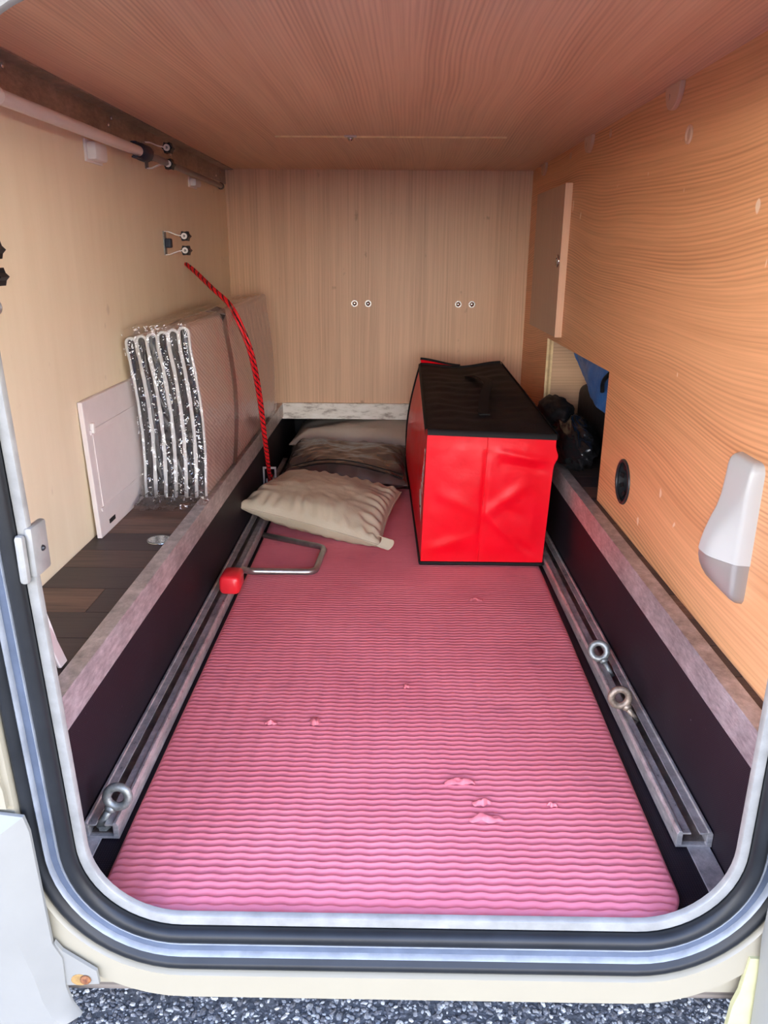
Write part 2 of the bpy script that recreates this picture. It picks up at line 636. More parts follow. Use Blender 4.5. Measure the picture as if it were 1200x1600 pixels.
# ledges with vinyl planks
led_l = struct(obj('floor_left', box(LW, WLX - 0.0005, YF, YB, ZS - 0.022, ZS - 0.003), M['void']),
               'dark walnut plank ledge along the cream wall', 'floor')
led_r = struct(obj('floor_right', box(WRX + 0.0005, 0.92, YF, YB, ZS - 0.022, ZS - 0.003), M['void']),
               'dark walnut plank ledge along the wood wall', 'floor')
rows = [0.690, 0.770, 0.851, 0.931, 1.010, 1.093, 1.177, 1.255, 1.342]
while rows[-1] < 2.58:
    rows.append(rows[-1] + 0.083)
kinds_l = ['plank_dark', 'plank_dark', 'plank_dark', 'plank_dark', 'split', 'plank_dark', 'plank_mid', 'plank_dark', 'plank_brown', 'plank_brown',
           'plank_mid', 'split', 'plank_dark']
g = 0.0007
for i in range(len(rows) - 1):
    y0, y1 = rows[i] + g, rows[i + 1] - g
    k = kinds_l[i % len(kinds_l)]
    if k == 'split':
        obj('plank', box(LW + 0.0005, -0.4405, y0, y1, ZS - 0.003, ZS), M['plank_brown'], led_l)
        obj('plank', box(-0.4395, WLX - 0.004, y0, y1, ZS - 0.003, ZS), M['plank_dark'], led_l)
    else:
        obj('plank', box(LW + 0.0005, WLX - 0.004, y0, y1, ZS - 0.003, ZS), M[k], led_l)
    kr = ['plank_dark', 'plank_mid', 'plank_dark', 'plank_dark', 'plank_brown', 'plank_dark', 'plank_mid'][i % 7]
    obj('plank', box(WRX + 0.004, 0.90, y0, y1, ZS - 0.003, ZS), M[kr], led_r)

# inner compartment behind the notch
struct(obj('wall_right_inner_back', box(RW + T, 0.92, CUT_Y1 + 0.004, CUT_Y1 + 0.02, ZS, 0.62), M['wood_cavity']),
       'oak decor partition seen through the notch', 'wall')
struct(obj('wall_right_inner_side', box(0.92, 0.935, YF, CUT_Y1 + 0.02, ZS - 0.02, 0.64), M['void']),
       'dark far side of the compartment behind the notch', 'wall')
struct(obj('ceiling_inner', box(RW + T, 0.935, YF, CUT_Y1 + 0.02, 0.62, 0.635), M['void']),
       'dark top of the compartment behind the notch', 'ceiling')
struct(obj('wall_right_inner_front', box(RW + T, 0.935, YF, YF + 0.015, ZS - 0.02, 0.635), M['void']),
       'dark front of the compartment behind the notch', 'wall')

# aluminium angles on the ledge edges, beam across the back, ceiling angle
AT = 0.003
a1 = [(WLX, ZS + AT), (WLX, 0.164), (WLX + AT, 0.164), (WLX + AT, ZS + AT + 0.0), ]


def angle_left():
    p = [(WLX - 0.021, ZS), (WLX - 0.021, ZS + AT), (WLX + AT, ZS + AT), (WLX + AT, 0.164), (WLX, 0.164), (WLX, ZS)]
    return prism(p, 'y', YF + 0.004, YB - 0.016)


def angle_right():
    p = [(WRX + 0.021, ZS), (WRX + 0.021, ZS + AT), (WRX - AT, ZS + AT), (WRX - AT, 0.164), (WRX, 0.164), (WRX, ZS)]
    return prism(p, 'y', YF + 0.004, YB - 0.016)


struct(obj('trim_1', angle_left(), M['alu'], bevel=0.0006), 'scratched aluminium edge angle along the left ledge', 'trim')
struct(obj('trim_2', angle_right(), M['alu'], bevel=0.0006), 'scratched aluminium edge angle along the right ledge', 'trim')
struct(obj('trim_3', box(WLX - 0.001, WRX + 0.001, YB - 0.016, YB - 0.002, 0.157, 0.2115), M['beam'], bevel=0.001),
       'worn white metal beam along the foot of the back wall', 'trim')
t4p = [(LW, ZC), (LW + 0.028, ZC), (LW + 0.028, ZC - AT), (LW + AT, ZC - AT), (LW + AT, 0.907), (LW, 0.907)]
t4 = struct(obj('trim_4', prism(t4p, 'y', YF + 0.002, YB - 0.004), M['alu_dark'], bevel=0.0006),
            'dull metal angle in the corner between cream wall and ceiling', 'trim')
for (y, z) in ((1.19, 0.941), (1.62, 0.940), (1.60, 0.926), (2.06, 0.936), (2.02, 0.920), (2.58, 0.936), (2.52, 0.920)):
    obj('screw', dome((LW + AT, y, z), 0.0042, 0.0024, (1, 0, 0), 12, 3), M['chrome'], t4, smooth=True)
# grey metal strips past the rail ends
struct(obj('trim_5', box(0.372, 0.400, YF - 0.009, 0.80, 0.0, 0.0025), M['alu'], bevel=0.0005), 'flat grey metal strip at the end of the right rail', 'trim')
struct(obj('trim_6', box(-0.381, -0.360, YF - 0.009, 0.80, 0.0, 0.0025), M['alu'], bevel=0.0005), 'flat grey metal strip at the end of the left rail', 'trim')
# ceiling joint: pale cut edge standing a hair below the board
struct(obj('trim_7', box(-0.272, 0.250, 1.925, 1.9285, ZC - 0.0035, ZC), M['ply_pale']), 'thin pale cut edge across the ceiling board', 'trim')

# ------------------------------------------------------------------ door opening frame
def opening_path(scale_side=0.85):
    """rounded opening, returns list of (x, z, nx, nz)"""
    xl0, xl1 = -0.319, -0.341      # left edge leans a little: bottom, top
    xr = 0.3655
    zb, zt = 0.0155, 0.884
    r = 0.095
    pts = []
    def corner(cx, cz, a0, a1, n=14):
        for k in range(n + 1):
            a = a0 + (a1 - a0) * k / n
            pts.append((cx + r * math.cos(a), cz + r * math.sin(a), math.cos(a), math.sin(a)))
    corner(xl0 + r, zb + r, PI, 1.5 * PI)
    corner(xr - r, zb + r, 1.5 * PI, 2 * PI)
    corner(xr - r, zt - r, 0, 0.5 * PI)
    corner(xl1 + r, zt - r, 0.5 * PI, PI)
    return [(x, z, nx * scale_side, nz) for x, z, nx, nz in pts]


OP = opening_path()


def sweep(profile, path=OP, closed_profile=False):
    """profile: list of (d outward, y)"""
    V, F = [], []
    m = len(profile)
    n = len(path)
    for (x, z, nx, nz) in path:
        for d, y in profile:
            V.append((x + nx * d, y, z + nz * d))
    for i in range(n):
        j = (i + 1) % n
        for k in range(m if closed_profile else m - 1):
            l = (k + 1) % m
            F.append((i * m + k, i * m + l, j * m + l, j * m + k))
    return V, F


def circle_profile(cd_, cy_, r, n=10, sx=1.0):
    return [(cd_ + r * sx * math.cos(2 * PI * k / n), cy_ + r * math.sin(2 * PI * k / n)) for k in range(n)]


M['frame_white'] = plain('weathered_white_profile', (0.245, 0.238, 0.215), 0.35, var=0.18, vscale=40)
M['frame_grey'] = plain('blue_grey_profile', (0.075, 0.092, 0.125), 0.35, var=0.2, vscale=30)
M['frame_pale'] = plain('pale_profile_rib', (0.23, 0.24, 0.25), 0.35, var=0.2, vscale=40)
M['body_cream'] = plain('cream_bodywork', (0.285, 0.250, 0.175), 0.32, var=0.02, vscale=12)
M['body_white'] = plain('white_skirt_plastic', (0.230, 0.220, 0.188), 0.40, var=0.05, vscale=10)

fr = thing('door_1', (0.02, 0.66, 0.0), 'rounded loading door opening with white lip and black rubber seals', 'door frame')
fr['kind'] = 'structure'
obj('inner_lip', sweep([(0.0, 0.6675), (0.0, 0.6615), (0.0012, 0.660), (0.0118, 0.660), (0.013, 0.6615), (0.013, 0.6665)]), M['frame_white'], fr, autosmooth=40)
obj('bulb_seal', sweep(circle_profile(0.0212, 0.6565, 0.0092, 14), closed_profile=True), M['black_rubber'], fr, smooth=True)
obj('channel', sweep([(0.029, 0.668), (0.029, 0.6535), (0.031, 0.6515), (0.0335, 0.6535), (0.0345, 0.657), (0.0435, 0.657), (0.0445, 0.652), (0.0465, 0.650), (0.0485, 0.652), (0.0495, 0.668)]),
    M['frame_pale'], fr, autosmooth=50)
obj('channel_floor', sweep([(0.0342, 0.6562), (0.0438, 0.6562)]), M['frame_grey'], fr)
obj('seal_base', sweep([(0.009, 0.6685), (0.075, 0.6685)]), M['black_rubber'], fr)
obj('outer_gasket', sweep([(0.048, 0.668), (0.0485, 0.656), (0.052, 0.655), (0.055, 0.650), (0.060, 0.648), (0.064, 0.650), (0.0665, 0.656), (0.067, 0.668)]), M['black_rubber'], fr, autosmooth=60)
obj('outer_band', sweep([(0.0655, 0.668), (0.0655, 0.650), (0.068, 0.6455), (0.0985, 0.6455), (0.100, 0.648), (0.100, 0.690)]), M['body_cream'], fr, autosmooth=40)


# bodywork round the frame
def body_ring():
    inner, outer_ = [], []
    n = len(OP)
    for (x, z, nx, nz) in OP:
        ix, iz = x + nx * 0.088, z + nz * 0.088
        inner.append((ix, iz))
    X0, X1, Z0, Z1 = -1.3, 1.3, -0.075, 1.25
    cor = [(X0, Z0), (X1, Z0), (X1, Z1), (X0, Z1)]
    for i, (x, z, nx, nz) in enumerate(OP):
        c, k = divmod(i, 15)
        cx, cz = cor[c]
        t = 1 - abs(k - 7) / 7
        if (k < 7) == (c % 2 == 0):      # on the upright side of this corner
            z0 = OP[c * 15 + (0 if c % 2 == 0 else 14)][1]
            outer_.append((cx, z0 + (cz - z0) * t))
        else:
            x0 = OP[c * 15 + (14 if c % 2 == 0 else 0)][0]
            outer_.append((x0 + (cx - x0) * t, cz))
    V, F = [], []
    for y in (0.655, 0.685):
        V += [(a, y, b) for a, b in inner] + [(a, y, b) for a, b in outer_]
    for i in range(n):
        j = (i + 1) % n
        F.append((i, j, n + j, n + i))
        F.append((2 * n + i, 3 * n + i, 3 * n + j, 2 * n + j))
        F.append((n + i, n + j, 3 * n + j, 3 * n + i))
        F.append((i, 2 * n + i, 2 * n + j, j))
    return V, F


M['sill_dirty'] = wood('dirty_floor_edge', (0.20, 0.165, 0.13), (0.07, 0.055, 0.045), 'x', 'z', freq=90, warp=0.02, line=0.6, streak=0.9, rough=0.8)
wf = struct(obj('wall_front', body_ring(), M['body_cream']), 'cream vehicle bodywork round the loading door', 'wall')
struct(obj('trim_8', box(-0.40, 0.46, 0.668, 0.6855, -0.100, -0.0755), M['sill_dirty']), 'dirty wooden floor edge beneath the door frame', 'trim')
struct(obj('floor_underside', box(-1.3, 1.3, 0.686, YWELL, -0.11, -0.022), M['void']), 'dark underside of the vehicle floor', 'floor')

# added door flap over the opening, out of view, to shade the high sky
dr = thing('sky_shade_flap', (0.02, 0.63, 0.955), 'unseen white door flap added above the opening to shade the high sky', 'door')
dr['kind'] = 'structure'
v, f = box(-0.40, 0.44, -0.36, 0.615, 0.0, 0.028)
obj('leaf', ([(p[0], p[1], p[2] + 0.985 + (0.615 - p[1]) * 0.02) for p in v], f), M['body_cream'], dr, bevel=0.008)
v, f = box(-0.34, 0.38, -0.30, 0.565, -0.012, 0.0)
obj('inner_tray', ([(p[0], p[1], p[2] + 0.985 + (0.615 - p[1]) * 0.02) for p in v], f), M['body_white'], dr, bevel=0.004)
obj('hinge', tube([(-0.39, 0.632, 0.985), (0.43, 0.632, 0.985)], 0.010, 12), M['alu'], dr, smooth=True)

# upper body side moulding on the left
pm = [(-1.2, 0.169), (-0.3835, 0.169), (-0.384, 0.19), (-0.3875, 0.207), (-0.389, 0.60), (-1.2, 0.60)]
struct(obj('trim_9', prism(pm, 'y', 0.640, 0.656), M['body_cream']), 'cream body side moulding left of the door', 'trim')


# skirts
def skirt(poly, name, mat, inset, yfront, yback, parent=None, deep=None):
    n = len(poly)
    cx = sum(p[0] for p in poly) / n
    V, F = [], []
    for (x, z) in poly:
        V.append((x, yback, z))
    for (x, z) in poly:
        V.append((x, yback - 0.004, z))
    for (x, z) in inset:
        V.append((x, yfront, z))
    for a in (0, n):
        for i in range(n):
            j = (i + 1) % n
            F.append((a + i, a + j, a + n + j, a + n + i))
    F.append(tuple(range(2 * n, 3 * n)))
    F.append(tuple(range(n - 1, -1, -1)))
    return V, F


sk = thing('side_skirt', (-0.6, 0.64, -0.13), 'white plastic side skirt at the lower left of the door', 'skirt')
po = [(-1.2, 0.1665), (-0.392, 0.1665), (-0.366, 0.163), (-0.362, 0.145), (-0.3575, 0.0), (-0.349, -0.020), (-0.350, -0.060), (-0.346, -0.085), (-0.338, -0.102), (-0.350, -0.110), (-0.44, -0.116), (-1.2, -0.125)]
pi_ = [(-1.2, 0.152), (-0.410, 0.152), (-0.392, 0.148), (-0.388, 0.125), (-0.383, 0.02), (-0.372, -0.030), (-0.368, -0.060), (-0.360, -0.085), (-0.350, -0.096), (-0.356, -0.102), (-0.44, -0.108), (-1.2, -0.117)]
obj('panel', skirt(po, 'panel', None, pi_, 0.618, 0.640), M['body_white'], sk, autosmooth=35)
fl = obj('mounting_flange', prism([(-0.356, 0.0), (-0.349, -0.012), (-0.315, -0.040), (-0.314, -0.058), (-0.352, -0.061)], 'y', 0.638, 0.642), M['body_white'], sk)


def rust_mat():
    m, nt, b = newmat('rust_stain')
    b.inputs['Roughness'].default_value = 0.85
    v, ax = coords(nt)
    nt.links.new(ramp(nt, noise_at(nt, v, 220.0, 4.0), [(0.35, (0.10, 0.03, 0.012)), (0.65, (0.28, 0.11, 0.035))]), b.inputs['Base Color'])
    return m


M['rust'] = rust_mat()
M['rust_pale'] = plain('pale_rust_run', (0.30, 0.175, 0.055), 0.8, var=0.3, vscale=150)
obj('rust_run', prism([(-0.3345 + 0.0095 * math.cos(2 * PI * k / 16), -0.0530 + 0.0085 * math.sin(2 * PI * k / 16) * (1.0 if k < 8 else 0.8)) for k in range(16)], 'y', 0.6374, 0.638), M['rust_pale'], sk)
obj('screw', dome((-0.328, 0.6375, -0.0515), 0.0062, 0.0035, (0, -1, 0), 14, 4), M['rust'], sk, smooth=True)

sk2 = thing('side_skirt', (0.6, 0.64, -0.13), 'white plastic side skirt at the lower right of the door', 'skirt')
po2 = [(0.3955, 0.30), (0.394, 0.02), (0.398, -0.030), (0.402, -0.120), (1.2, -0.125), (1.2, 0.30)]
pi2 = [(0.402, 0.295), (0.401, 0.02), (0.406, -0.030), (0.410, -0.112), (1.2, -0.117), (1.2, 0.295)]
obj('panel', skirt(po2, 'panel', None, pi2, 0.622, 0.640), M['body_white'], sk2, autosmooth=35)
M['yellow_plastic'] = plain('yellowed_plastic', (0.45, 0.42, 0.22), 0.5, var=0.1)
obj('inner_flange', prism([(0.388, -0.012), (0.399, -0.012), (0.410, -0.13), (0.376, -0.13), (0.379, -0.080), (0.384, -0.060)], 'y', 0.642, 0.648), M['yellow_plastic'], sk2)


# ------------------------------------------------------------------ asphalt
def asphalt():
    m, nt, b = newmat('asphalt')
    b.inputs['Roughness'].default_value = 0.9
    v, ax = coords(nt)
    vo = N(nt, 'ShaderNodeTexVoronoi')
    vo.inputs['Scale'].default_value = 120.0
    nt.links.new(v, vo.inputs['Vector'])
    f = noise_at(nt, v, 90.0, 5.0, 0.7)
    c = ramp(nt, f, [(0.35, (0.046, 0.045, 0.045)), (0.65, (0.19, 0.185, 0.178))])
    nt.links.new(c, b.inputs['Base Color'])
    bump(nt, b, f, 0.8, 0.004)
    return m


ZG = -0.30
gnd = struct(obj('ground', grid(lambda u, v: (-20 + 40 * u, -30 + 45 * v, ZG), 4, 4), asphalt()), 'grey asphalt ground beneath the vehicle', 'ground')


def stones_geo():
    rnd = random.Random(3)
    t = (1 + 5 ** 0.5) / 2
    base = [(-1, t, 0), (1, t, 0), (-1, -t, 0), (1, -t, 0), (0, -1, t), (0, 1, t), (0, -1, -t), (0, 1, -t), (t, 0, -1), (t, 0, 1), (-t, 0, -1), (-t, 0, 1)]
    base = [Vector(p).normalized() for p in base]
    fcs = [(0, 11, 5), (0, 5, 1), (0, 1, 7), (0, 7, 10), (0, 10, 11), (1, 5, 9), (5, 11, 4), (11, 10, 2), (10, 7, 6), (7, 1, 8),
           (3, 9, 4), (3, 4, 2), (3, 2, 6), (3, 6, 8), (3, 8, 9), (4, 9, 5), (2, 4, 11), (6, 2, 10), (8, 6, 7), (9, 8, 1)]
    V, F, MI = [], [], []
    for i in range(54000):
        x = rnd.uniform(-0.62, 0.62) if i < 24000 else rnd.gauss(0, 0.8)
        y = rnd.uniform(0.45, 1.15) if i < 24000 else rnd.gauss(0.6, 0.55)
        r = rnd.choice((0.0016, 0.002, 0.0024, 0.003, 0.004)) * rnd.uniform(0.8, 1.35)
        a = rnd.uniform(0, PI)
        sx, sy, sz = rnd.uniform(0.8, 1.5), rnd.uniform(0.6, 1.0), rnd.uniform(0.45, 0.7)
        o = len(V)
        ca, sa = math.cos(a), math.sin(a)
        for p in base:
            q = p * rnd.uniform(0.75, 1.15)
            X, Y = q.x * sx * r, q.y * sy * r
            V.append((x + X * ca - Y * sa, y + X * sa + Y * ca, ZG + 0.0004 + q.z * sz * r))
        F += [tuple(k + o for k in f) for f in fcs]
        MI += [rnd.choices((0, 1, 2), (0.45, 0.33, 0.22))[0]] * 20
    return V, F, MI


sv, sf, smi = stones_geo()
me = bpy.data.meshes.new('asphalt_aggregate')
me.from_pydata(sv, [], sf)
for nm, c in (('stone_dark', (0.10, 0.10, 0.105)), ('stone_grey', (0.23, 0.228, 0.22)), ('stone_pale', (0.46, 0.45, 0.41))):
    me.materials.append(plain(nm, c, 0.8, var=0.25, vscale=300))
me.polygons.foreach_set('material_index', smi)
ag = link_mesh('asphalt_aggregate', me, None)
ag['kind'] = 'stuff'
tag(ag, 'pale and grey stone chips set in the asphalt', 'gravel')

# ------------------------------------------------------------------ cargo rails
RAIL = [(0, 0), (0.047, 0), (0.047, 0.019), (0.0445, 0.0235), (0.0410, 0.0235), (0.0400, 0.0215), (0.0290, 0.0215), (0.0290, 0.0190), (0.0395, 0.0190), (0.0395, 0.0035),
        (0.0075, 0.0035), (0.0075, 0.0190), (0.0180, 0.0190), (0.0180, 0.0215), (0.0070, 0.0215), (0.0060, 0.0235), (0.0025, 0.0235), (0, 0.019)]


def rail(name, x0, label):
    t = thing(name, (x0 + 0.0235, 0.79, 0.0), label, 'rail', 'cargo rails')
    obj('profile', prism([(x0 + p[0] * 0.95, p[1] + 0.0026) for p in RAIL], 'y', 0.790, 2.62), M['alu_rail'], t, bevel=0.0005)
    obj('slot_lining', box(x0 + 0.009, x0 + 0.038, 0.795, 2.60, 0.0062, 0.0078), M['alu_dark'], t)
    for y in (0.90, 1.35, 1.80, 2.25):
        obj('screw', dome((x0 + 0.0235, y, 0.0078), 0.0045, 0.003, (0, 0, 1), 12, 3), M['zinc'], t, smooth=True)
    return t


rail('cargo_rail', -0.3815, 'slotted aluminium cargo rail on the left of the pink mat')
rail('cargo_rail', 0.3570, 'slotted aluminium cargo rail on the right of the pink mat')


# eye bolts: local, ring stands in the y-leaning plane
def eye_bolt(loc, label, lean, view, mat='zinc'):
    """shank leans along lean; the ring faces roughly along view"""
    t = thing('eye_bolt', loc, label, 'eye bolt', 'eye bolts in the cargo rails')
    d = Vector(lean).normalized()
    c = d * 0.036
    side = d.cross(Vector(view)).normalized()
    ring = [tuple(c + side * (0.0135 * math.cos(2 * PI * k / 28)) + d * (0.0135 * math.sin(2 * PI * k / 28))) for k in range(28)]
    obj('ring', tube(ring, 0.0056, 10, closed=True), M[mat], t, smooth=True, local=True)
    obj('collar', tube([tuple(d * 0.014), tuple(d * 0.0165), tuple(d * 0.020), tuple(d * 0.023)], [0.0055, 0.0078, 0.0068, 0.005], 14), M[mat], t, smooth=True, local=True)
    obj('shank', tube([tuple(d * -0.012), tuple(d * 0.016)], 0.0046, 12), M[mat], t, smooth=True, local=True)
    nutp = [(0.0085 * math.cos(PI / 3 * k), 0.0085 * math.sin(PI / 3 * k)) for k in range(6)]
    obj('nut', prism(nutp, 'z', -0.0125, -0.006), M[mat], t, local=True)
    return t


eye_bolt((0.3755, 1.186, 0.0240), 'galvanised eye bolt in the right rail, farther from the door', (-0.55, 0.6, 1), (-0.35, -0.85, 0.5))
eye_bolt((0.3765, 1.048, 0.0240), 'rusty galvanised eye bolt in the right rail, nearer to the door', (-0.75, 0.15, 1), (-0.3, -0.9, 0.45), 'zinc_rusty')
eye_bolt((-0.358, 0.800, 0.0240), 'galvanised eye bolt standing in the end of the left rail', (0.5, 0.12, 0.8), (0.1, -0.75, 0.2))


# ------------------------------------------------------------------ pink mat
def mat_material():
    m, nt, b = newmat('pink_foam')
    b.inputs['Roughness'].default_value = 0.55
    b.inputs['Specular IOR Level'].default_value = 0.35
    v, ax = coords(nt)
    f = noise_at(nt, v, 5.0, 4.0, 0.6)
    c = ramp(nt, f, [(0.3, (0.64, 0.155, 0.170)), (0.7, (0.74, 0.20, 0.215))])
    d = noise_at(nt, combine(nt, math_node(nt, 'MULTIPLY', ax['x'], 9.0), math_node(nt, 'MULTIPLY', ax['y'], 14.0), 2.0), 1.0, 4.0, 0.6)
    c = mixcol(nt, ramp(nt, d, [(0.60, (0, 0, 0)), (0.78, (0.45, 0.45, 0.45))]), c, (0.36, 0.09, 0.12))
    nt.links.new(c, b.inputs['Base Color'])
    bump(nt, b, noise_at(nt, v, 500.0, 2.0), 0.15, 0.0004)
    return m


M['pink'] = mat_material()


def mat_mesh():
    y0, y1 = 0.672, 2.32
    P, LAM, A = 0.0112, 0.0285, 0.0011
    nx, ny = 190, int((y1 - y0) / P * 7)
    us = np.linspace(0, 1, nx + 1)
    ys = np.linspace(y0, y1, ny + 1)
    U, Y = np.meshgrid(us, ys)
    # rounded front corners
    r = 0.045
    dy = np.clip(r - (Y - y0), 0, r)
    inset = r - np.sqrt(np.clip(r * r - dy * dy, 0, None))
    xl = -0.329 + inset
    xr = 0.3335 + 0.0135 * (Y - 0.7) - inset
    xr = np.minimum(xr, 0.349)
    X = xl + (xr - xl) * U
    ph = (Y + A * np.sin(2 * np.pi * X / LAM) + 0.0006 * np.sin(2 * np.pi * X / 0.21 + 3 * Y)) / P
    h = 0.5 + 0.5 * np.cos(2 * np.pi * ph)
    edge = np.minimum(np.minimum(U, 1 - U) * nx / 3, np.minimum(Y - y0, y1 - Y) / 0.004)
    edge = np.clip(edge, 0, 1)
    Z = 0.0052 + 0.0030 * (h ** 2.0) * edge + 0.0010 * np.sin(5 * X + 2.0 * Y) * np.sin(3.1 * Y)
    Z += 0.0006 * np.sin(23 * X + 9 * Y) * np.sin(17 * Y - 6 * X)
    V = np.stack([X, Y, Z], -1).reshape(-1, 3)
    n = nx + 1
    idx = np.arange(ny * n).reshape(ny, n)[:, :-1].reshape(-1)
    Fq = np.stack([idx, idx + 1, idx + n + 1, idx + n], -1)
    # skirt down to the floor
    loop = list(range(0, n)) + [k * n + nx for k in range(1, ny + 1)] + [ny * n + k for k in range(nx - 1, -1, -1)] + [k * n for k in range(ny - 1, 0, -1)]
    B = V[loop].copy()
    B[:, 2] = 0.0006
    o = len(V)
    V = np.vstack([V, B])
    L = len(loop)
    la = np.array(loop)
    lb = np.roll(la, -1)
    ba = np.arange(L) + o
    bb = np.roll(ba, -1)
    Fs = np.stack([la, ba, bb, lb], -1)
    Fq = np.vstack([Fq, Fs])
    me = bpy.data.meshes.new('yoga_mat')
    me.vertices.add(len(V))
    me.vertices.foreach_set('co', V.astype(np.float32).reshape(-1))
    me.loops.add(len(Fq) * 4)
    me.loops.foreach_set('vertex_index', Fq.astype(np.int32).reshape(-1))
    me.polygons.add(len(Fq))
    me.polygons.foreach_set('loop_start', np.arange(0, len(Fq) * 4, 4, dtype=np.int32))
    me.polygons.foreach_set('use_smooth', np.ones(len(Fq), dtype=bool))
    me.update(calc_edges=True)
    return me


ym = link_mesh('yoga_mat', mat_mesh(), M['pink'])
tag(ym, 'pink ribbed foam mat with wavy ridges lying on the well floor', 'mat')


def tear(x, y, w, d, h, seed, rot=0.0):
    def fn(u, v):
        a = (u - 0.5) * 2
        e = (1 - a * a) * (1 - (2 * v - 1) ** 2)
        nn = fbm((u * 3 + seed, v * 2, seed * 0.7), 3)
        X = (u - 0.5) * w
        Y = (v - 0.5) * d * (0.7 + 0.5 * (1 - a * a)) + 0.0025 * fbm((u * 4, seed, 1.0), 2) * 2
        c, s = math.cos(rot), math.sin(rot)
        return (x + X * c - Y * s, y + X * s + Y * c, 0.0068 + h * max(0, e) * (0.9 + 0.9 * nn) + (0.0012 if 0 < v < 1 else 0))
    obj('torn_flap', grid(fn, 16, 6), M['pink'], ym, smooth=True)


tear(0.097, 0.902, 0.042, 0.011, 0.005, 1.3, 0.10)
tear(0.126, 0.830, 0.044, 0.012, 0.005, 4.1, -0.03)
tear(0.124, 0.861, 0.026, 0.009, 0.005, 6.2, 0.2)
tear(0.217, 0.858, 0.014, 0.005, 0.004, 7.7, -0.4)
tear(-0.117, 1.046, 0.016, 0.018, 0.005, 9.2, 0.4)
tear(-0.185, 1.040, 0.022, 0.008, 0.004, 2.9, -0.2)
tear(0.181, 1.503, 0.030, 0.008, 0.005, 5.5, 0.0)
tear(0.028, 1.152, 0.012, 0.008, 0.004, 3.7, 0.3)


# ------------------------------------------------------------------ cooler bag
def nylon(name, c1, c2, rough, bump_s=0.2):
    m, nt, b = newmat(name)
    b.inputs['Roughness'].default_value = rough
    b.inputs['Specular IOR Level'].default_value = 0.25
    v, ax = coords(nt)
    f = noise_at(nt, v, 14.0, 4.0, 0.6)
    nt.links.new(ramp(nt, f, [(0.3, c1), (0.7, c2)]), b.inputs['Base Color'])
    w = noise_at(nt, v, 38.0, 5.0, 0.65)
    bump(nt, b, w, bump_s, 0.006)
    return m


M['red_nylon'] = nylon('red_nylon', (0.80, 0.001, 0.010), (0.88, 0.003, 0.018), 0.36, 0.10)
M['black_nylon'] = nylon('black_nylon', (0.005, 0.005, 0.006), (0.011, 0.010, 0.012), 0.6, 0.35)
M['black_tape'] = plain('black_binding', (0.007, 0.007, 0.008), 0.65, spec=0.25)

bag = thing('cooler_bag', (0.21, 2.03, 0.008), 'large red insulated bag with black lid standing on the pink mat', 'bag')
Y0b, Y1b = 1.688, 2.37
FBL, FBR = Vector((0.068, Y0b, 0.0150)), Vector((0.3515, Y0b, 0.0150))
FTL, FTR = Vector((0.077, Y0b, 0.331)), Vector((0.3635, Y0b, 0.322))
BBL, BBR = Vector((0.055, Y1b, 0.0150)), Vector((0.346, Y1b, 0.0150))
BTL, BTR = Vector((0.081, Y1b, 0.384)), Vector((0.322, Y1b, 0.392))


def bil(a, b, c, d, u, v):
    return a * (1 - u) * (1 - v) + b * u * (1 - v) + c * (1 - u) * v + d * u * v


def crease(u, v, u0, v0, u1, v1, w, h):
    """ridge along a segment in uv"""
    dx, dy = u1 - u0, v1 - v0
    L2 = dx * dx + dy * dy
    t = max(0, min(1, ((u - u0) * dx + (v - v0) * dy) / L2))
    d = math.hypot(u - u0 - t * dx, v - v0 - t * dy)
    return h * math.exp(-(d / w) ** 2) * (0.4 + 0.6 * math.sin(PI * min(1, max(0, t))))


def bag_front(u, v):
    p = bil(FBL, FBR, FTL, FTR, u, v)
    e = min(1, 8 * min(u, 1 - u)) * min(1, 8 * min(v, 1 - v))
    h = 0.012 * math.sin(PI * u) * math.sin(PI * v) * 0.6
    h += 0.0022 * fbm((u * 2.6 + 3, v * 2.6, 0.3), 3)
    h -= crease(u, v, 0.47, 0.02, 0.47, 0.85, 0.018, 0.004)
    h += crease(u, v, 0.58, 0.86, 0.98, 0.80, 0.03, 0.005)
    h -= crease(u, v, 0.60, 0.78, 0.97, 0.73, 0.025, 0.0035)
    h += crease(u, v, 0.50, 0.40, 0.80, 0.62, 0.05, 0.004)
    h -= crease(u, v, 0.55, 0.50, 0.82, 0.36, 0.05, 0.003)
    h += crease(u, v, 0.50, 0.40, 0.78, 0.14, 0.03, 0.003)
    h += crease(u, v, 0.05, 0.10, 0.40, 0.22, 0.05, 0.003)
    h += crease(u, v, 0.10, 0.55, 0.42, 0.42, 0.05, 0.002)
    h -= crease(u, v, 0.72, 0.20, 0.96, 0.06, 0.03, 0.003)
    p.y -= h * e
    sd = sstep(0.82, 1.0, u) * (0.008 * math.exp(-((v - 0.84) / 0.05) ** 2))
    p.x += sd
    return tuple(p)


def bag_left(u, v):
    # u: front to back, v: bottom to top
    p = bil(FBL, BBL, FTL, BTL, u, v)
    bulge = 0.022 * sstep(0.15, 0.9, u) * math.sin(PI * min(1, v * 1.02)) + 0.004 * math.sin(PI * u) * math.sin(PI * v)
    e = min(1, 6 * min(u, 1 - u)) * min(1, 6 * min(v, 1 - v))
    p.x -= bulge + e * 0.004 * fbm((u * 3, v * 2.5, 5.5), 3)
    return tuple(p)


def bag_right(u, v):
    p = bil(FBR, BBR, FTR, BTR, u, v)
    e = min(1, 6 * min(u, 1 - u)) * min(1, 6 * min(v, 1 - v))
    p.x += e * (0.004 + 0.004 * fbm((u * 3, v * 2.5, 9.5), 3)) * sstep(0.1, 0.3, v)
    return tuple(p)


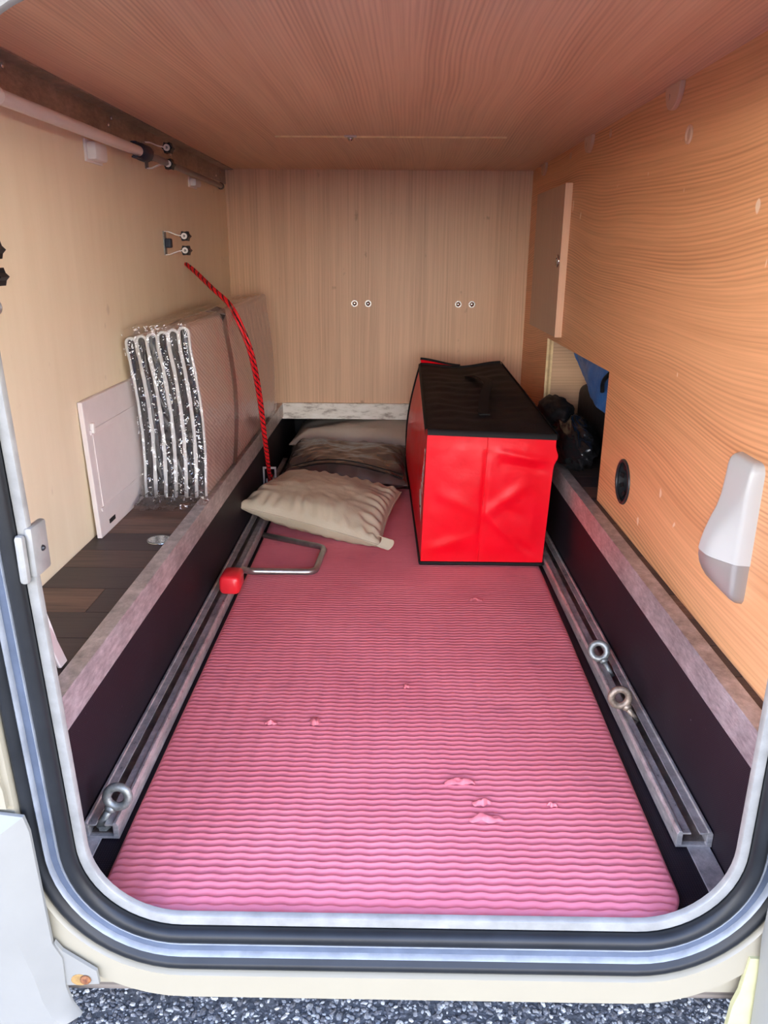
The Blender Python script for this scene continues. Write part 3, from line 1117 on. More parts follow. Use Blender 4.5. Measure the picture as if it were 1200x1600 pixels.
def bag_top(u, v):
    # u left to right, v front to back
    p = bil(FTL, FTR, BTL, BTR, u, v)
    e = min(1, 8 * min(u, 1 - u)) * min(1, 8 * min(v, 1 - v))
    sag = 0.012 * sstep(0.4, 1.0, v) * math.sin(PI * u) ** 2
    p.z += -sag + e * 0.006 * fbm((u * 2, v * 4, 2.2), 3) + e * 0.0016 * math.sin(v * 70 + 3 * fbm((u * 2, v * 3, 1), 2))
    if v > 0.55:
        p.x -= 0.0
    return tuple(p)


def bag_back(u, v):
    p = bil(BBL, BBR, BTL, BTR, u, v)
    p.z -= 0.012 * v * math.sin(PI * u) ** 2
    p.x -= 0.022 * math.sin(PI * min(1, v * 1.02)) * (1 - u)
    return tuple(p)


obj('front_panel', grid(bag_front, 70, 70), M['red_nylon'], bag, smooth=True)
obj('side_panel', grid(bag_left, 50, 36), M['red_nylon'], bag, smooth=True)
obj('side_panel', grid(bag_right, 40, 30), M['red_nylon'], bag, smooth=True)
obj('back_panel', grid(bag_back, 24, 24), M['red_nylon'], bag, smooth=True)
obj('lid', grid(bag_top, 50, 70), M['black_nylon'], bag, smooth=True)
obj('base', grid(lambda u, v: tuple(bil(FBL, FBR, BBL, BBR, u, v)), 2, 2), M['black_tape'], bag)


def flap(u, v):
    # folded back rim: a strip of red lining edged in black standing above the lid at the back left
    p = Vector(bag_top(0.015 + 0.50 * u, 1.0))
    p.y += 0.010 * v
    p.z += 0.016 * v * (1 - 0.75 * u)
    p.x -= 0.003 * v
    return tuple(p)


fl_ = obj('rim_flap', grid(flap, 16, 3), M['red_nylon'], bag, smooth=True)
obj('flap_binding', tube([flap(k / 16, 1.0) for k in range(17)], 0.004, 8), M['black_tape'], fl_, smooth=True)
K = 40
obj('piping', tube([bag_front(k / K, 0.0) for k in range(K + 1)], 0.0045, 8), M['black_tape'], bag, smooth=True)
obj('piping', tube([bag_left(k / K, 0.0) for k in range(K + 1)], 0.0045, 8), M['black_tape'], bag, smooth=True)
obj('piping', tube([bag_left(1.0, k / K) for k in range(K + 1)], 0.0045, 8), M['black_tape'], bag, smooth=True)
obj('piping', tube([bag_right(k / K, 0.0) for k in range(K + 1)], 0.0045, 8), M['black_tape'], bag, smooth=True)


def lid_edge(fn_edge, drop, out):
    """binding strip of the lid folded over the edge"""
    top = [Vector(fn_edge(k / K)) for k in range(K + 1)]
    V, F = [], []
    for p in top:
        V += [tuple(p + Vector((0, 0, 0.0035))), tuple(p + out + Vector((0, 0, 0.001))), tuple(p + out + Vector((0, 0, -drop)))]
    for i in range(K):
        for k in range(2):
            F.append((i * 3 + k, i * 3 + k + 1, (i + 1) * 3 + k + 1, (i + 1) * 3 + k))
    return V, F


obj('lid_binding', lid_edge(lambda t: bag_top(t, 0.0), 0.010, Vector((0, -0.005, 0))), M['black_tape'], bag, smooth=True)
obj('lid_binding', lid_edge(lambda t: bag_top(0.0, t), 0.012, Vector((-0.005, 0, 0))), M['black_tape'], bag, smooth=True)
obj('lid_binding', lid_edge(lambda t: bag_top(1.0, t), 0.012, Vector((0.005, 0, 0))), M['black_tape'], bag, smooth=True)
obj('lid_binding', tube([bag_top(k / K, 1.0) for k in range(K + 1)], 0.005, 8), M['black_tape'], bag, smooth=True)
# front seam
obj('seam', tube([tuple(Vector(bag_front(0.47, 0.02 + 0.95 * k / 30)) + Vector((0, -0.0004, 0))) for k in range(31)], 0.0010, 6), M['red_nylon'], bag, smooth=True)


# handle strap lying on the lid
def strap(path, w, th, side):
    pts = [Vector(p) for p in path]
    sd = Vector(side)
    V, F = [], []
    n = len(pts)
    for i, p in enumerate(pts):
        t = (pts[min(i + 1, n - 1)] - pts[max(i - 1, 0)]).normalized()
        s = (sd - t * sd.dot(t)).normalized()
        nn = t.cross(s).normalized()
        for a, b_ in ((-w, -th), (w, -th), (w, th), (-w, th)):
            V.append(tuple(p + s * a + nn * b_))
    for i in range(n - 1):
        for k in range(4):
            l = (k + 1) % 4
            F.append((i * 4 + k, i * 4 + l, (i + 1) * 4 + l, (i + 1) * 4 + k))
    F.append((0, 1, 2, 3))
    F.append(tuple((n - 1) * 4 + k for k in range(4)))
    return V, F


h0 = Vector(bag_top(0.55, 0.78))
h1 = Vector(bag_top(0.50, 0.22))
hp = spline([tuple(h0 + Vector((0, 0.03, 0.003))), tuple(h0 + Vector((0, 0, 0.006))), tuple(h0.lerp(h1, 0.25) + Vector((0.02, 0, 0.026))),
             tuple(h0.lerp(h1, 0.5) + Vector((0.03, 0, 0.030))), tuple(h0.lerp(h1, 0.75) + Vector((0.012, 0, 0.022))), tuple(h1 + Vector((0, 0, 0.006))), tuple(h1 + Vector((0, -0.03, 0.003)))], 30)
obj('handle', strap(hp, 0.0125, 0.0015, (1, 0, 0)), M['black_tape'], bag, autosmooth=40)

# printed mark on the left side: leaf emblem with a tick and a line of small letters
M['print_white'] = plain('white_print', (0.95, 0.85, 0.83), 0.6)
M['print_dark'] = plain('dark_print', (0.10, 0.02, 0.02), 0.6)


def on_side(y, z, off=0.0012):
    u = (y - Y0b) / (Y1b - Y0b)
    v = (z - 0.010) / 0.33
    p = Vector(bag_left(u, v))
    return (p.x - off, p.y, p.z)


def side_patch(poly, off=0.0012):
    V = [on_side(y, z, off) for y, z in poly]
    return V, [tuple(range(len(poly)))]


leaf = [(1.735, 0.098), (1.80, 0.112), (1.835, 0.130), (1.825, 0.150), (1.775, 0.168), (1.735, 0.160), (1.728, 0.13)]
lg = obj('logo', side_patch(leaf), M['print_white'], bag)
tk = [(1.795, 0.150), (1.803, 0.150), (1.790, 0.122), (1.758, 0.132), (1.756, 0.127), (1.794, 0.114)]
obj('tick', side_patch(tk, 0.0020), M['print_dark'], lg)
for k in range(8):
    z0 = 0.172 + k * 0.0145
    ya, yb = 1.722 - k * 0.002, 1.768 - k * 0.004
    gl = [(ya, z0), (yb, z0), (yb, z0 + 0.004), (ya + 0.012, z0 + 0.004), (ya + 0.012, z0 + 0.0075), (yb, z0 + 0.0075), (yb, z0 + 0.0115), (ya, z0 + 0.0115)]
    if k % 3 == 1:
        gl = [(ya, z0), (yb, z0), (yb, z0 + 0.004), (ya + 0.03, z0 + 0.004), (ya + 0.03, z0 + 0.0115), (ya, z0 + 0.0115)]
    obj('letter', side_patch(gl), M['print_white'], lg)


# ------------------------------------------------------------------ pillows and foil bag
def cushion(name, corners, thick, mat, label, cat, nz=0.006, seed=0.0, floor_z=0.0105, n=64, sag=0.0, loc=None, group=None, pinch=0.10, wr=0.010, wf=9.0):
    A, B, C, D = [Vector(c) for c in corners]      # front-left, front-right, back-left, back-right
    cen = (A + B + C + D) / 4
    t = thing(name, (cen.x, cen.y, floor_z), label, cat, group)
    def surf(sgn):
        def fn(u, v):
            a, b = 2 * u - 1, 2 * v - 1
            # sides drawn in between the corners
            uu = 0.5 + 0.5 * a * (1 - pinch * (1 - b * b) * abs(a))
            vv = 0.5 + 0.5 * b * (1 - pinch * (1 - a * a) * abs(b))
            p = bil(A, B, C, D, uu, vv)
            prof = max(0.0, (1 - a ** 2)) ** 0.42 * max(0.0, (1 - b ** 2)) ** 0.42
            ed = min(1 - abs(a), 1 - abs(b))
            nn = fbm((u * 2.2 + seed, v * 2.2, seed * 1.3), 4) * nz * 2 * sstep(0, 0.2, ed)
            # gathers that run in from the seam
            g1 = math.sin(u * 2 * PI * wf + 3 * fbm((u * 3, v * 2, seed), 2)) * math.exp(-((1 - abs(b)) / 0.30) ** 2)
            g2 = math.sin(v * 2 * PI * wf * 0.9 + 3 * fbm((u * 2, v * 3, seed + 4), 2)) * math.exp(-((1 - abs(a)) / 0.30) ** 2)
            gg = wr * (g1 + g2) * sstep(0.0, 0.10, ed) * 0.5
            z = p.z + sgn * (thick * prof) + (nn + gg) * (1 if sgn > 0 else 0.4)
            return (p.x, p.y, max(z, floor_z))
        return fn
    obj('cover', merge(grid(surf(1), n, n), grid(surf(-1), n, n)), mat, t, smooth=True)
    rim = []
    f = surf(1)
    for k in range(n):
        rim.append(f(k / n, 0))
    for k in range(n):
        rim.append(f(1, k / n))
    for k in range(n):
        rim.append(f(1 - k / n, 1))
    for k in range(n):
        rim.append(f(0, 1 - k / n))
    obj('seam', tube(rim, 0.0022, 6, closed=True), mat, t, smooth=True)
    return t


def cloth(name, c1, c2, rough=0.6, b=0.25, metal=0.0, bs=60.0):
    m, nt, bs_ = newmat(name)
    bs_.inputs['Roughness'].default_value = rough
    bs_.inputs['Metallic'].default_value = metal
    v, ax = coords(nt)
    f = noise_at(nt, v, 10.0, 4.0, 0.6)
    nt.links.new(ramp(nt, f, [(0.3, c1), (0.7, c2)]), bs_.inputs['Base Color'])
    bump(nt, bs_, noise_at(nt, v, bs, 5.0, 0.65), b, 0.004)
    return m


M['beige'] = cloth('beige_satin', (0.47, 0.405, 0.285), (0.56, 0.49, 0.355), 0.36, 0.45, 0.0, 28.0)
M['grey_beige'] = cloth('grey_beige_cloth', (0.40, 0.35, 0.29), (0.48, 0.42, 0.35), 0.5, 0.3)
M['foil'] = cloth('dark_silver_foil', (0.130, 0.108, 0.104), (0.19, 0.16, 0.155), 0.25, 0.25, 0.6, 14.0)

pil = cushion('pillow', [(-0.392, 1.868, 0.090), (-0.026, 1.782, 0.020), (-0.318, 2.235, 0.066), (0.026, 2.10, 0.062)], 0.062, M['beige'],
              'plump beige satin pillow lying over the crank handle', 'pillow', nz=0.006, seed=2.1, floor_z=0.0112, n=80, pinch=0.06, wr=0.008, wf=11)


def loose_corner(u, v):
    # folded fabric tab at the front right corner
    a = -0.5 + 3.6 * v
    r = 0.013
    return (-0.034 + 0.030 * u + 0.010 * math.sin(a), 1.782 - 0.010 * u + 0.006 * v, 0.013 + r + r * math.sin(a * 0.9 - 0.9) + 0.006 * (1 - u))


obj('fabric_tab', grid(loose_corner, 10, 16), M['beige'], pil, smooth=True)

cushion('foil_bag', [(-0.335, 2.245, 0.062), (0.045, 2.19, 0.055), (-0.335, 2.545, 0.080), (0.044, 2.545, 0.080)], 0.056, M['foil'],
        'shiny dark silver padded bag with a zip behind the beige pillow', 'bag', nz=0.007, seed=5.3, floor_z=0.0115, n=64, pinch=0.03, wr=0.010, wf=5)
fb = [o for o in COL.objects if o.name.startswith('foil_bag')][0]
for dy in (-0.006, 0.006):
    zp = []
    for k in range(41):
        u = k / 40
        x = -0.31 + 0.34 * u
        y = 2.275 - 0.055 * u + dy
        z = 0.0
        zp.append((x, y, 0.105 + 0.006 * math.sin(5 * u) - abs(u - 0.5) ** 2 * 0.10 + dy * 0.7))
    obj('zip', tube(zp, 0.0022, 6), M['black_tape'], fb, smooth=True)

cushion('pillow', [(-0.350, 2.568, 0.085), (0.30, 2.568, 0.085), (-0.345, 2.92, 0.085), (0.30, 2.92, 0.085)], 0.066, M['grey_beige'],
        'grey beige pillow pushed under the white beam at the back', 'pillow', nz=0.010, seed=8.8, floor_z=0.0112, n=56, pinch=0.02, wr=0.004, wf=4)
# plain bag cloth hanging out beside the foil bag
# ------------------------------------------------------------------ crank handle
ck = thing('wheel_crank', (-0.25, 1.66, 0.012), 'bent steel crank handle with a red grip lying on the pink mat', 'crank')
cpath = fillet([(-0.331, 1.500, 0.050), (-0.327, 1.560, 0.0475), (-0.318, 1.600, 0.026), (-0.172, 1.617, 0.0185), (-0.163, 1.772, 0.0185), (-0.325, 1.850, 0.0205)], 0.022, 7)
obj('rod', tube(cpath, 0.0072, 12), M['steel_rod'], ck, smooth=True)


def rounded_prism_y(c, w, h, y0, y1, r, n=6):
    prof = []
    for (cx, cz, a0) in ((w - r, h - r, 0), (-w + r, h - r, PI / 2), (-w + r, -h + r, PI), (w - r, -h + r, 1.5 * PI)):
        for k in range(n + 1):
            a = a0 + PI / 2 * k / n
            prof.append((cx + r * math.cos(a), cz + r * math.sin(a)))
    V, F = [], []
    stations = [(y0, 0.72), (y0 + 0.003, 0.90), (y0 + 0.008, 1.0), (y1 - 0.010, 0.96), (y1 - 0.003, 0.80), (y1, 0.55)]
    m = len(prof)
    for y, s in stations:
        V += [(c[0] + p[0] * s, y, c[2] + p[1] * s) for p in prof]
    for i in range(len(stations) - 1):
        for k in range(m):
            l = (k + 1) % m
            F.append((i * m + k, i * m + l, (i + 1) * m + l, (i + 1) * m + k))
    F.append(tuple(range(m - 1, -1, -1)))
    F.append(tuple((len(stations) - 1) * m + k for k in range(m)))
    return V, F


obj('grip', rounded_prism_y((-0.331, 0, 0.0545), 0.0215, 0.0205, 1.452, 1.515, 0.011), M['red_plastic'], ck, autosmooth=50)

# ------------------------------------------------------------------ leaning white panel and drain cap
pn = thing('cover_panel', (-0.50, 1.42, ZS), 'white plastic cover panel leaning against the cream wall', 'panel')
M['panel_white'] = plain('off_white_panel', (0.74, 0.68, 0.66), 0.45, var=0.03)


def lean(x, z):
    return x + 0.06 * (z - ZS)


def lean_box(x0, x1, y0, y1, z0, z1):
    v, f = box(x0, x1, y0, y1, z0, z1)
    return [(p[0] + 0.035 * (ZS + 0.25 - p[2]) - 0.0095, p[1], p[2]) for p in v], f


obj('board', lean_box(-0.531, -0.522, 1.31, 1.62, ZS + 0.0005, 0.456), M['panel_white'], pn, bevel=0.0015)
obj('raised_frame', merge(lean_box(-0.522, -0.5195, 1.325, 1.60, 0.395, 0.404), lean_box(-0.522, -0.5195, 1.325, 1.60, 0.255, 0.262)), M['panel_white'], pn, bevel=0.0008)
obj('inner_field', lean_box(-0.522, -0.5205, 1.335, 1.60, 0.262, 0.395), M['panel_white'], pn)
obj('latch', lean_box(-0.522, -0.515, 1.328, 1.338, 0.398, 0.416), M['cream_white'], pn, bevel=0.002)
obj('finger_slot', lean_box(-0.522, -0.5212, 1.355, 1.385, 0.222, 0.230), M['void'], pn)

dc = thing('floor_cap', (-0.418, 1.306, ZS), 'round brushed metal cap set in the left plank ledge', 'cap')
obj('plate', disc((-0.418, 1.306, ZS), 0.0215, 'z', 0.0022, 32, 0.0205), M['chrome'], dc, autosmooth=40)
obj('rim', torus((-0.418, 1.306, ZS + 0.0015), 0.0205, 0.0012, 'z', 32, 6), M['zinc'], dc, smooth=True)


# ------------------------------------------------------------------ folded thermal mat in plastic
def quilt():
    m, nt, b = newmat('quilted_foil')
    b.inputs['Roughness'].default_value = 0.45
    _, ax = coords(nt)
    d1 = math_node(nt, 'ADD', math_node(nt, 'MULTIPLY', ax['y'], 0.55), ax['z'])
    d2 = math_node(nt, 'SUBTRACT', math_node(nt, 'MULTIPLY', ax['y'], 0.9), ax['z'])
    s1 = math_node(nt, 'MULTIPLY_ADD', math_node(nt, 'SINE', math_node(nt, 'MULTIPLY', d1, 2 * PI * 95)), 0.5, 0.5)
    s2 = math_node(nt, 'MULTIPLY_ADD', math_node(nt, 'SINE', math_node(nt, 'MULTIPLY', d2, 2 * PI * 60)), 0.5, 0.5)
    f = math_node(nt, 'ADD', math_node(nt, 'MULTIPLY', s1, 0.75), math_node(nt, 'MULTIPLY', s2, 0.25))
    nt.links.new(ramp(nt, f, [(0.2, (0.74, 0.66, 0.60)), (0.8, (0.96, 0.91, 0.86))]), b.inputs['Base Color'])
    bump(nt, b, f, 0.6, 0.002)
    return m


M['quilt'] = quilt()
M['mat_dark'] = cloth('dark_grey_foil_lining', (0.014, 0.014, 0.015), (0.045, 0.045, 0.048), 0.30, 0.5, 0.3, 40.0)
M['binding'] = cloth('white_stitched_edge', (0.62, 0.62, 0.60), (0.88, 0.88, 0.86), 0.6, 0.6, 0.0, 200.0)


def film(name='clear_film', base=0.07, dist=0.012):
    m, nt, b = newmat(name)
    nt.nodes.remove(b)
    out = nt.nodes['Material Output']
    tr = N(nt, 'ShaderNodeBsdfTransparent')
    gl = N(nt, 'ShaderNodeBsdfGlossy')
    gl.inputs['Roughness'].default_value = 0.07
    gl.inputs['Color'].default_value = (1, 1, 1, 1)
    v, ax = coords(nt)
    bm_ = N(nt, 'ShaderNodeBump')
    bm_.inputs['Strength'].default_value = 1.0
    bm_.inputs['Distance'].default_value = dist
    nt.links.new(noise_at(nt, v, 28.0, 3.0, 0.6), bm_.inputs['Height'])
    nt.links.new(bm_.outputs[0], gl.inputs['Normal'])
    lw = N(nt, 'ShaderNodeLayerWeight')
    lw.inputs['Blend'].default_value = 0.25
    nt.links.new(bm_.outputs[0], lw.inputs['Normal'])
    mx = N(nt, 'ShaderNodeMixShader')
    nt.links.new(math_node(nt, 'MULTIPLY_ADD', lw.outputs['Fresnel'], 0.7, base), mx.inputs[0])
    nt.links.new(tr.outputs[0], mx.inputs[1])
    nt.links.new(gl.outputs[0], mx.inputs[2])
    nt.links.new(mx.outputs[0], out.inputs['Surface'])
    return m


M['film'] = film()
M['film_taut'] = film('clear_taut_film', 0.03, 0.003)
NP = 6
SX0, SX1 = -0.5195, -0.392
SY0, SY1 = 1.545, 2.50
st = thing('folded_thermal_mat', (-0.46, 2.0, ZS), 'folded silver quilted thermal mat in clear plastic standing on the left ledge', 'thermal mat')
pw = (SX1 - SX0) / NP


def sx_off(z):
    """the folds lean and bow a little from bottom to top"""
    t = (z - ZS) / 0.35
    return 0.012 * (0.35 - t) + 0.010 * math.sin(PI * min(1, t * 1.1)) * (1 if t < 0.9 else 0.8)


for k in range(NP):
    x0 = SX0 + k * pw
    ztop = 0.540 + 0.0042 * k
    zb = ZS + 0.006 + 0.003 * (k % 2)
    # outline of one fold pair: up, round over the top, down
    prof = []
    n = 22
    rr = pw * 0.46
    cx = x0 + pw / 2
    for i in range(n + 1):
        z = zb + (ztop - rr - zb) * i / n
        prof.append((cx - rr + sx_off(z), z))
    for i in range(1, 9):
        a = PI - PI * i / 9
        z = ztop - rr + rr * math.sin(a)
        prof.append((cx + rr * math.cos(a) + sx_off(z), z))
    for i in range(n + 1):
        z = ztop - rr - (ztop - rr - zb) * i / n
        prof.append((cx + rr + sx_off(z), z))
    V, F = [], []
    ys = [SY0 + 0.002, SY0 + 0.20, SY0 + 0.45, SY0 + 0.70, SY1]
    m_ = len(prof)
    for y in ys:
        s = 0.010 * math.sin((y - SY0) * 2.6)
        V += [(p[0] + s * 0.3, y, p[1] + 0.020 * (y - SY0) * (p[1] - ZS) / 0.35) for p in prof]
    for a in range(len(ys) - 1):
        for i in range(m_):
            j = (i + 1) % m_
            F.append((a * m_ + i, a * m_ + j, (a + 1) * m_ + j, (a + 1) * m_ + i))
    outer_skin = obj('fold', (V, F), M['quilt'], st, smooth=True)
    # dark lining filling the front of the fold
    obj('lining', ([(p[0], SY0 + 0.004 + 0.004 * fbm((p[0] * 40, p[1] * 20, k), 2), p[1]) for p in prof], [tuple(range(m_))]), M['mat_dark'], outer_skin)
    edge = [(p[0], SY0, p[1]) for p in prof]
    wob = [(p[0] + 0.0012 * fbm((k * 3.0, p[2] * 30, 1.0), 2), p[1] + 0.002 * fbm((k, p[2] * 25, 5.0), 2), p[2]) for p in edge]
    obj('edge_binding', tube(wob, 0.0030, 8), M['binding'], outer_skin, smooth=True)

# grey strap round the stack
M['strap_grey'] = plain('grey_webbing', (0.24, 0.20, 0.18), 0.6, bump_s=0.3, bump_scale=600)


def stack_skin(y, z, off):
    s = 0.010 * math.sin((y - SY0) * 2.6) * 0.3
    return (SX1 - pw * 0.04 + sx_off(z) + s + off, y, z)


sp = []
ytop = 1.835
for i in range(24):
    t = i / 23
    z = 0.212 + (0.560 - 0.212) * t
    sp.append(stack_skin(ytop + 0.045 * math.sin(PI * t * 0.9) * 0.5 - 0.02 * (1 - t) + 0.02, z, 0.0015))
sp += [(SX1 - 0.006, ytop, 0.574), (SX1 - 0.03, ytop - 0.004, 0.575), (SX0 + 0.03, ytop - 0.01, 0.556), (SX0 + 0.003, ytop - 0.01, 0.540)]
obj('strap', strap(sp, 0.021, 0.0008, (0, 1, 0)), M['strap_grey'], st, autosmooth=50)


# plastic film: over front and right side, crumpled at the foot
def film_front(u, v):
    x = SX0 - 0.001 + (SX1 - SX0 + 0.006) * u
    z = ZS + 0.004 + (0.556 + 0.012 * u - ZS) * v
    b_ = 0.006 * fbm((u * 5, v * 9, 3.3), 4) + 0.003 * math.sin(u * 40 + 6 * fbm((u * 3, v * 4, 1), 2))
    return (x + sx_off(z) + 0.002 * fbm((u * 6, v * 8, 8.1), 2), SY0 - 0.012 - abs(b_) - 0.012 * (1 - v) ** 3, z)


def film_side(u, v):
    y = SY0 - 0.012 + (SY1 - SY0 + 0.02) * u
    z = ZS + 0.004 + (0.568 - ZS) * v
    p = stack_skin(y, z, 0.006)
    return (p[0] + 0.003 * abs(fbm((u * 14, v * 6, 2.3), 4)), y, z + 0.018 * u * v)


def film_top(u, v):
    x = SX0 + (SX1 - SX0 + 0.005) * u
    y = SY0 - 0.014 + (SY1 - SY0) * v
    z = 0.556 + 0.014 * u + 0.016 * v + 0.006 * abs(fbm((u * 4, v * 12, 7.7), 4))
    return (x + sx_off(0.55), y, z)


def film_foot(u, v):
    a = v
    x = -0.555 + 0.020 + 0.160 * u + 0.004 * fbm((u * 6, v * 6, 4.2), 3)
    x = max(x, -0.514)
    y = SY0 - 0.012 - 0.075 * a * (0.6 + 0.5 * math.sin(PI * u * 0.9 + 0.4))
    z = ZS + 0.006 + 0.030 * (1 - a) ** 2 + 0.014 * abs(fbm((u * 7, v * 5, 9.9), 4))
    return (x, y, z)


fm = obj('plastic_film', merge(grid(film_front, 46, 70), grid(film_foot, 40, 22)), M['film'], st, smooth=True)
obj('side_film', merge(grid(film_side, 70, 34), grid(film_top, 20, 60)), M['film_taut'], st, smooth=True)


# ------------------------------------------------------------------ red cord and its buckle
def cord_mat():
    m, nt, b = newmat('red_cord')
    b.inputs['Roughness'].default_value = 0.5
    v, ax = coords(nt)
    k = math_node(nt, 'SINE', math_node(nt, 'ADD', math_node(nt, 'MULTIPLY', ax['z'], 2 * PI * 62), math_node(nt, 'MULTIPLY', ax['x'], 2 * PI * 110)))
    k2 = noise_at(nt, v, 170.0, 1.0)
    f = math_node(nt, 'ADD', k, math_node(nt, 'MULTIPLY', math_node(nt, 'SUBTRACT', k2, 0.5), 1.6))
    c = ramp(nt, math_node(nt, 'MULTIPLY_ADD', f, 0.5, 0.5), [(0.74, (0.80, 0.012, 0.020)), (0.80, (0.02, 0.004, 0.005))])
    nt.links.new(c, b.inputs['Base Color'])
    bump(nt, b, f, 0.3, 0.001)
    return m


M['cord'] = cord_mat()
cdp = spline([(-0.539, 2.100, 0.673), (-0.505, 2.060, 0.653), (-0.452, 1.995, 0.618), (-0.400, 1.960, 0.576), (-0.367, 1.945, 0.510), (-0.352, 1.960, 0.445), (-0.346, 2.000, 0.347),
              (-0.347, 2.060, 0.222), (-0.3545, 2.150, 0.108), (-0.3575, 2.178, 0.086)], 70)
co = thing('elastic_cord', (-0.45, 2.05, 0.05), 'doubled red and black elastic cord from the cream wall to a metal buckle', 'cord')
pts, frs = frames(cdp)
for s in (-1, 1):
    pth = []
    for i, (p, (u, w)) in enumerate(zip(pts, frs)):
        k = 0.0042 * (0.35 + 0.65 * min(1, i / 6))
        a = 0.25 * math.sin(i * 0.12)
        pth.append(tuple(p + (w * math.cos(a) + u * math.sin(a)) * (s * k)))
    obj('strand', tube(pth, 0.0039, 10), M['cord'], co, smooth=True)
bk = thing('cord_buckle', (-0.36, 2.19, 0.036), 'small pale metal buckle holding the red cord by the left rail', 'buckle')
M['pale_metal'] = plain('pale_metal', (0.66, 0.60, 0.58), 0.4, 0.4)
obj('frame', merge(box(-0.3785, -0.3735, 2.188, 2.192, 0.036, 0.108), box(-0.3445, -0.3395, 2.188, 2.192, 0.036, 0.108), box(-0.3735, -0.3445, 2.188, 2.192, 0.102, 0.108)), M['pale_metal'], bk, bevel=0.0006)
obj('tongue', box(-0.3705, -0.3475, 2.189, 2.194, 0.036, 0.072), M['pale_metal'], bk, bevel=0.001)
obj('cord_end', tube([(-0.357, 2.186, 0.086), (-0.358, 2.186, 0.074), (-0.358, 2.186, 0.062)], 0.007, 10), M['cord'], bk, smooth=True)


# ------------------------------------------------------------------ left wall fittings
def star(r1, r2, n=6, steps=2):
    out = []
    for k in range(n * 2):
        a = PI * k / n
        r = r1 if k % 2 == 0 else r2
        out.append((r * math.cos(a), r * math.sin(a)))
    return out


def tool_clip(loc, label):
    t = thing('tool_clip', loc, label, 'tool clip', 'tool clips on the cream wall')
    obj('base_plate', box(0.0, 0.0025, -0.010, 0.010, -0.027, 0.027), M['zinc'], t, local=True, bevel=0.0008)
    obj('rubber_pad', box(0.0025, 0.017, -0.010, 0.010, -0.0105, 0.0105), M['navy_rubber'], t, local=True, bevel=0.003)
    for s in (-1, 1):
        obj('arm', strap([(0.0022, 0, s * 0.026), (0.012, 0, s * 0.0255), (0.030, 0, s * 0.0185), (0.046, 0, s * 0.0155)], 0.006, 0.0011, (0, 1, 0)), M['cream_white'], t, local=True)
        ro = obj('roller', prism([(0.047 + p[0], s * 0.0160 + p[1]) for p in star(0.0125, 0.0092)], 'y', 0.002, 0.024), M['black_rubber'], t, local=True)
        obj('washer', disc((0.047, 0.002, s * 0.0160), 0.0070, 'y', -0.002, 16), M['cream_white'], ro, local=True)
        obj('screw', dome((0.047, 0.0, s * 0.0160), 0.0030, 0.0015, (0, -1, 0), 10, 3), M['zinc'], ro, local=True, smooth=True)
    return t


c0 = tool_clip((LW, 1.925, 0.721), 'empty wall clip with two black rollers above the red cord')
copy_thing(c0, (LW, 1.83, 0.899), 'wall clip with black rollers gripping the pole below the ceiling angle')
copy_thing(c0, (LW, 0.986, 0.686), 'wall clip with black star rollers, cut off at the left edge')

po_ = thing('telescopic_pole', (-0.50, 1.5, 0.887), 'long pale telescopic pole clipped under the ceiling angle', 'pole')
M['pole_white'] = plain('translucent_white_tube', (0.70, 0.62, 0.57), 0.30, var=0.05, vscale=6)
M['pole_dark'] = plain('brown_grey_tube', (0.20, 0.16, 0.15), 0.40)
PX, PZ = -0.4985, 0.8865
obj('outer_tube', tube([(PX, 1.075, PZ - 0.002), (PX, 1.66, PZ)], 0.0095, 18), M['pole_white'], po_, autosmooth=50)
obj('sleeve', tube([(PX, 0.93, PZ - 0.003), (PX, 1.07, PZ - 0.002), (PX, 1.078, PZ - 0.002)], [0.0125, 0.0125, 0.0100], 18), M['cream_white'], po_, autosmooth=50)
obj('collar', tube([(PX, 1.642, PZ), (PX, 1.652, PZ), (PX, 1.690, PZ), (PX, 1.698, PZ)], [0.0105, 0.0160, 0.0160, 0.010], 18), M['navy_rubber'], po_, autosmooth=40)
obj('inner_tube', tube([(PX, 1.69, PZ), (PX, 2.39, PZ - 0.005)], 0.0072, 14), M['pole_dark'], po_, autosmooth=50)
obj('end_plug', tube([(PX, 2.388, PZ - 0.005), (PX, 2.40, PZ - 0.005)], 0.0092, 14), M['black_plastic'], po_, autosmooth=50)
for s in (-1, 1):
    obj('collar_tab', box(PX - 0.006, PX + 0.006, 1.615, 1.65, PZ + s * 0.0128 - 0.0018, PZ + s * 0.0128 + 0.0018), M['navy_rubber'], po_, bevel=0.001)


def wall_bracket(y0, y1, z0, z1, dep, label):
    t = thing('wall_bracket', (LW, (y0 + y1) / 2, z0), label, 'bracket', 'white brackets under the pole')
    obj('body', box(LW, LW + dep, y0, y1, z0, z1), M['cream_white'], t, bevel=0.006, autosmooth=40)
    obj('base', box(LW, LW + 0.004, y0 - 0.006, y1 + 0.012, z0 - 0.003, z1 + 0.003), M['cream_white'], t, bevel=0.001)
    return t


wall_bracket(1.475, 1.535, 0.853, 0.884, 0.020, 'larger white plastic bracket on the cream wall beneath the pale pole')
wall_bracket(2.195, 2.255, 0.866, 0.886, 0.020, 'smaller white plastic bracket on the cream wall near the back corner')

wr_ = thing('wire_ring', (LW, 1.045, 0.635), 'small dark wire ring on the cream wall at the left edge', 'ring')
obj('loop', tube([(LW + 0.016 + 0.004 * math.cos(2 * PI * k / 20), 1.04 + 0.016 * math.cos(2 * PI * k / 20), 0.630 + 0.011 * math.sin(2 * PI * k / 20)) for k in range(20)], 0.0018, 8, closed=True), M['steel_rod'], wr_, smooth=True)
obj('staple', tube([(LW, 1.028, 0.634), (LW + 0.014, 1.026, 0.634)], 0.0015, 6), M['steel_rod'], wr_)

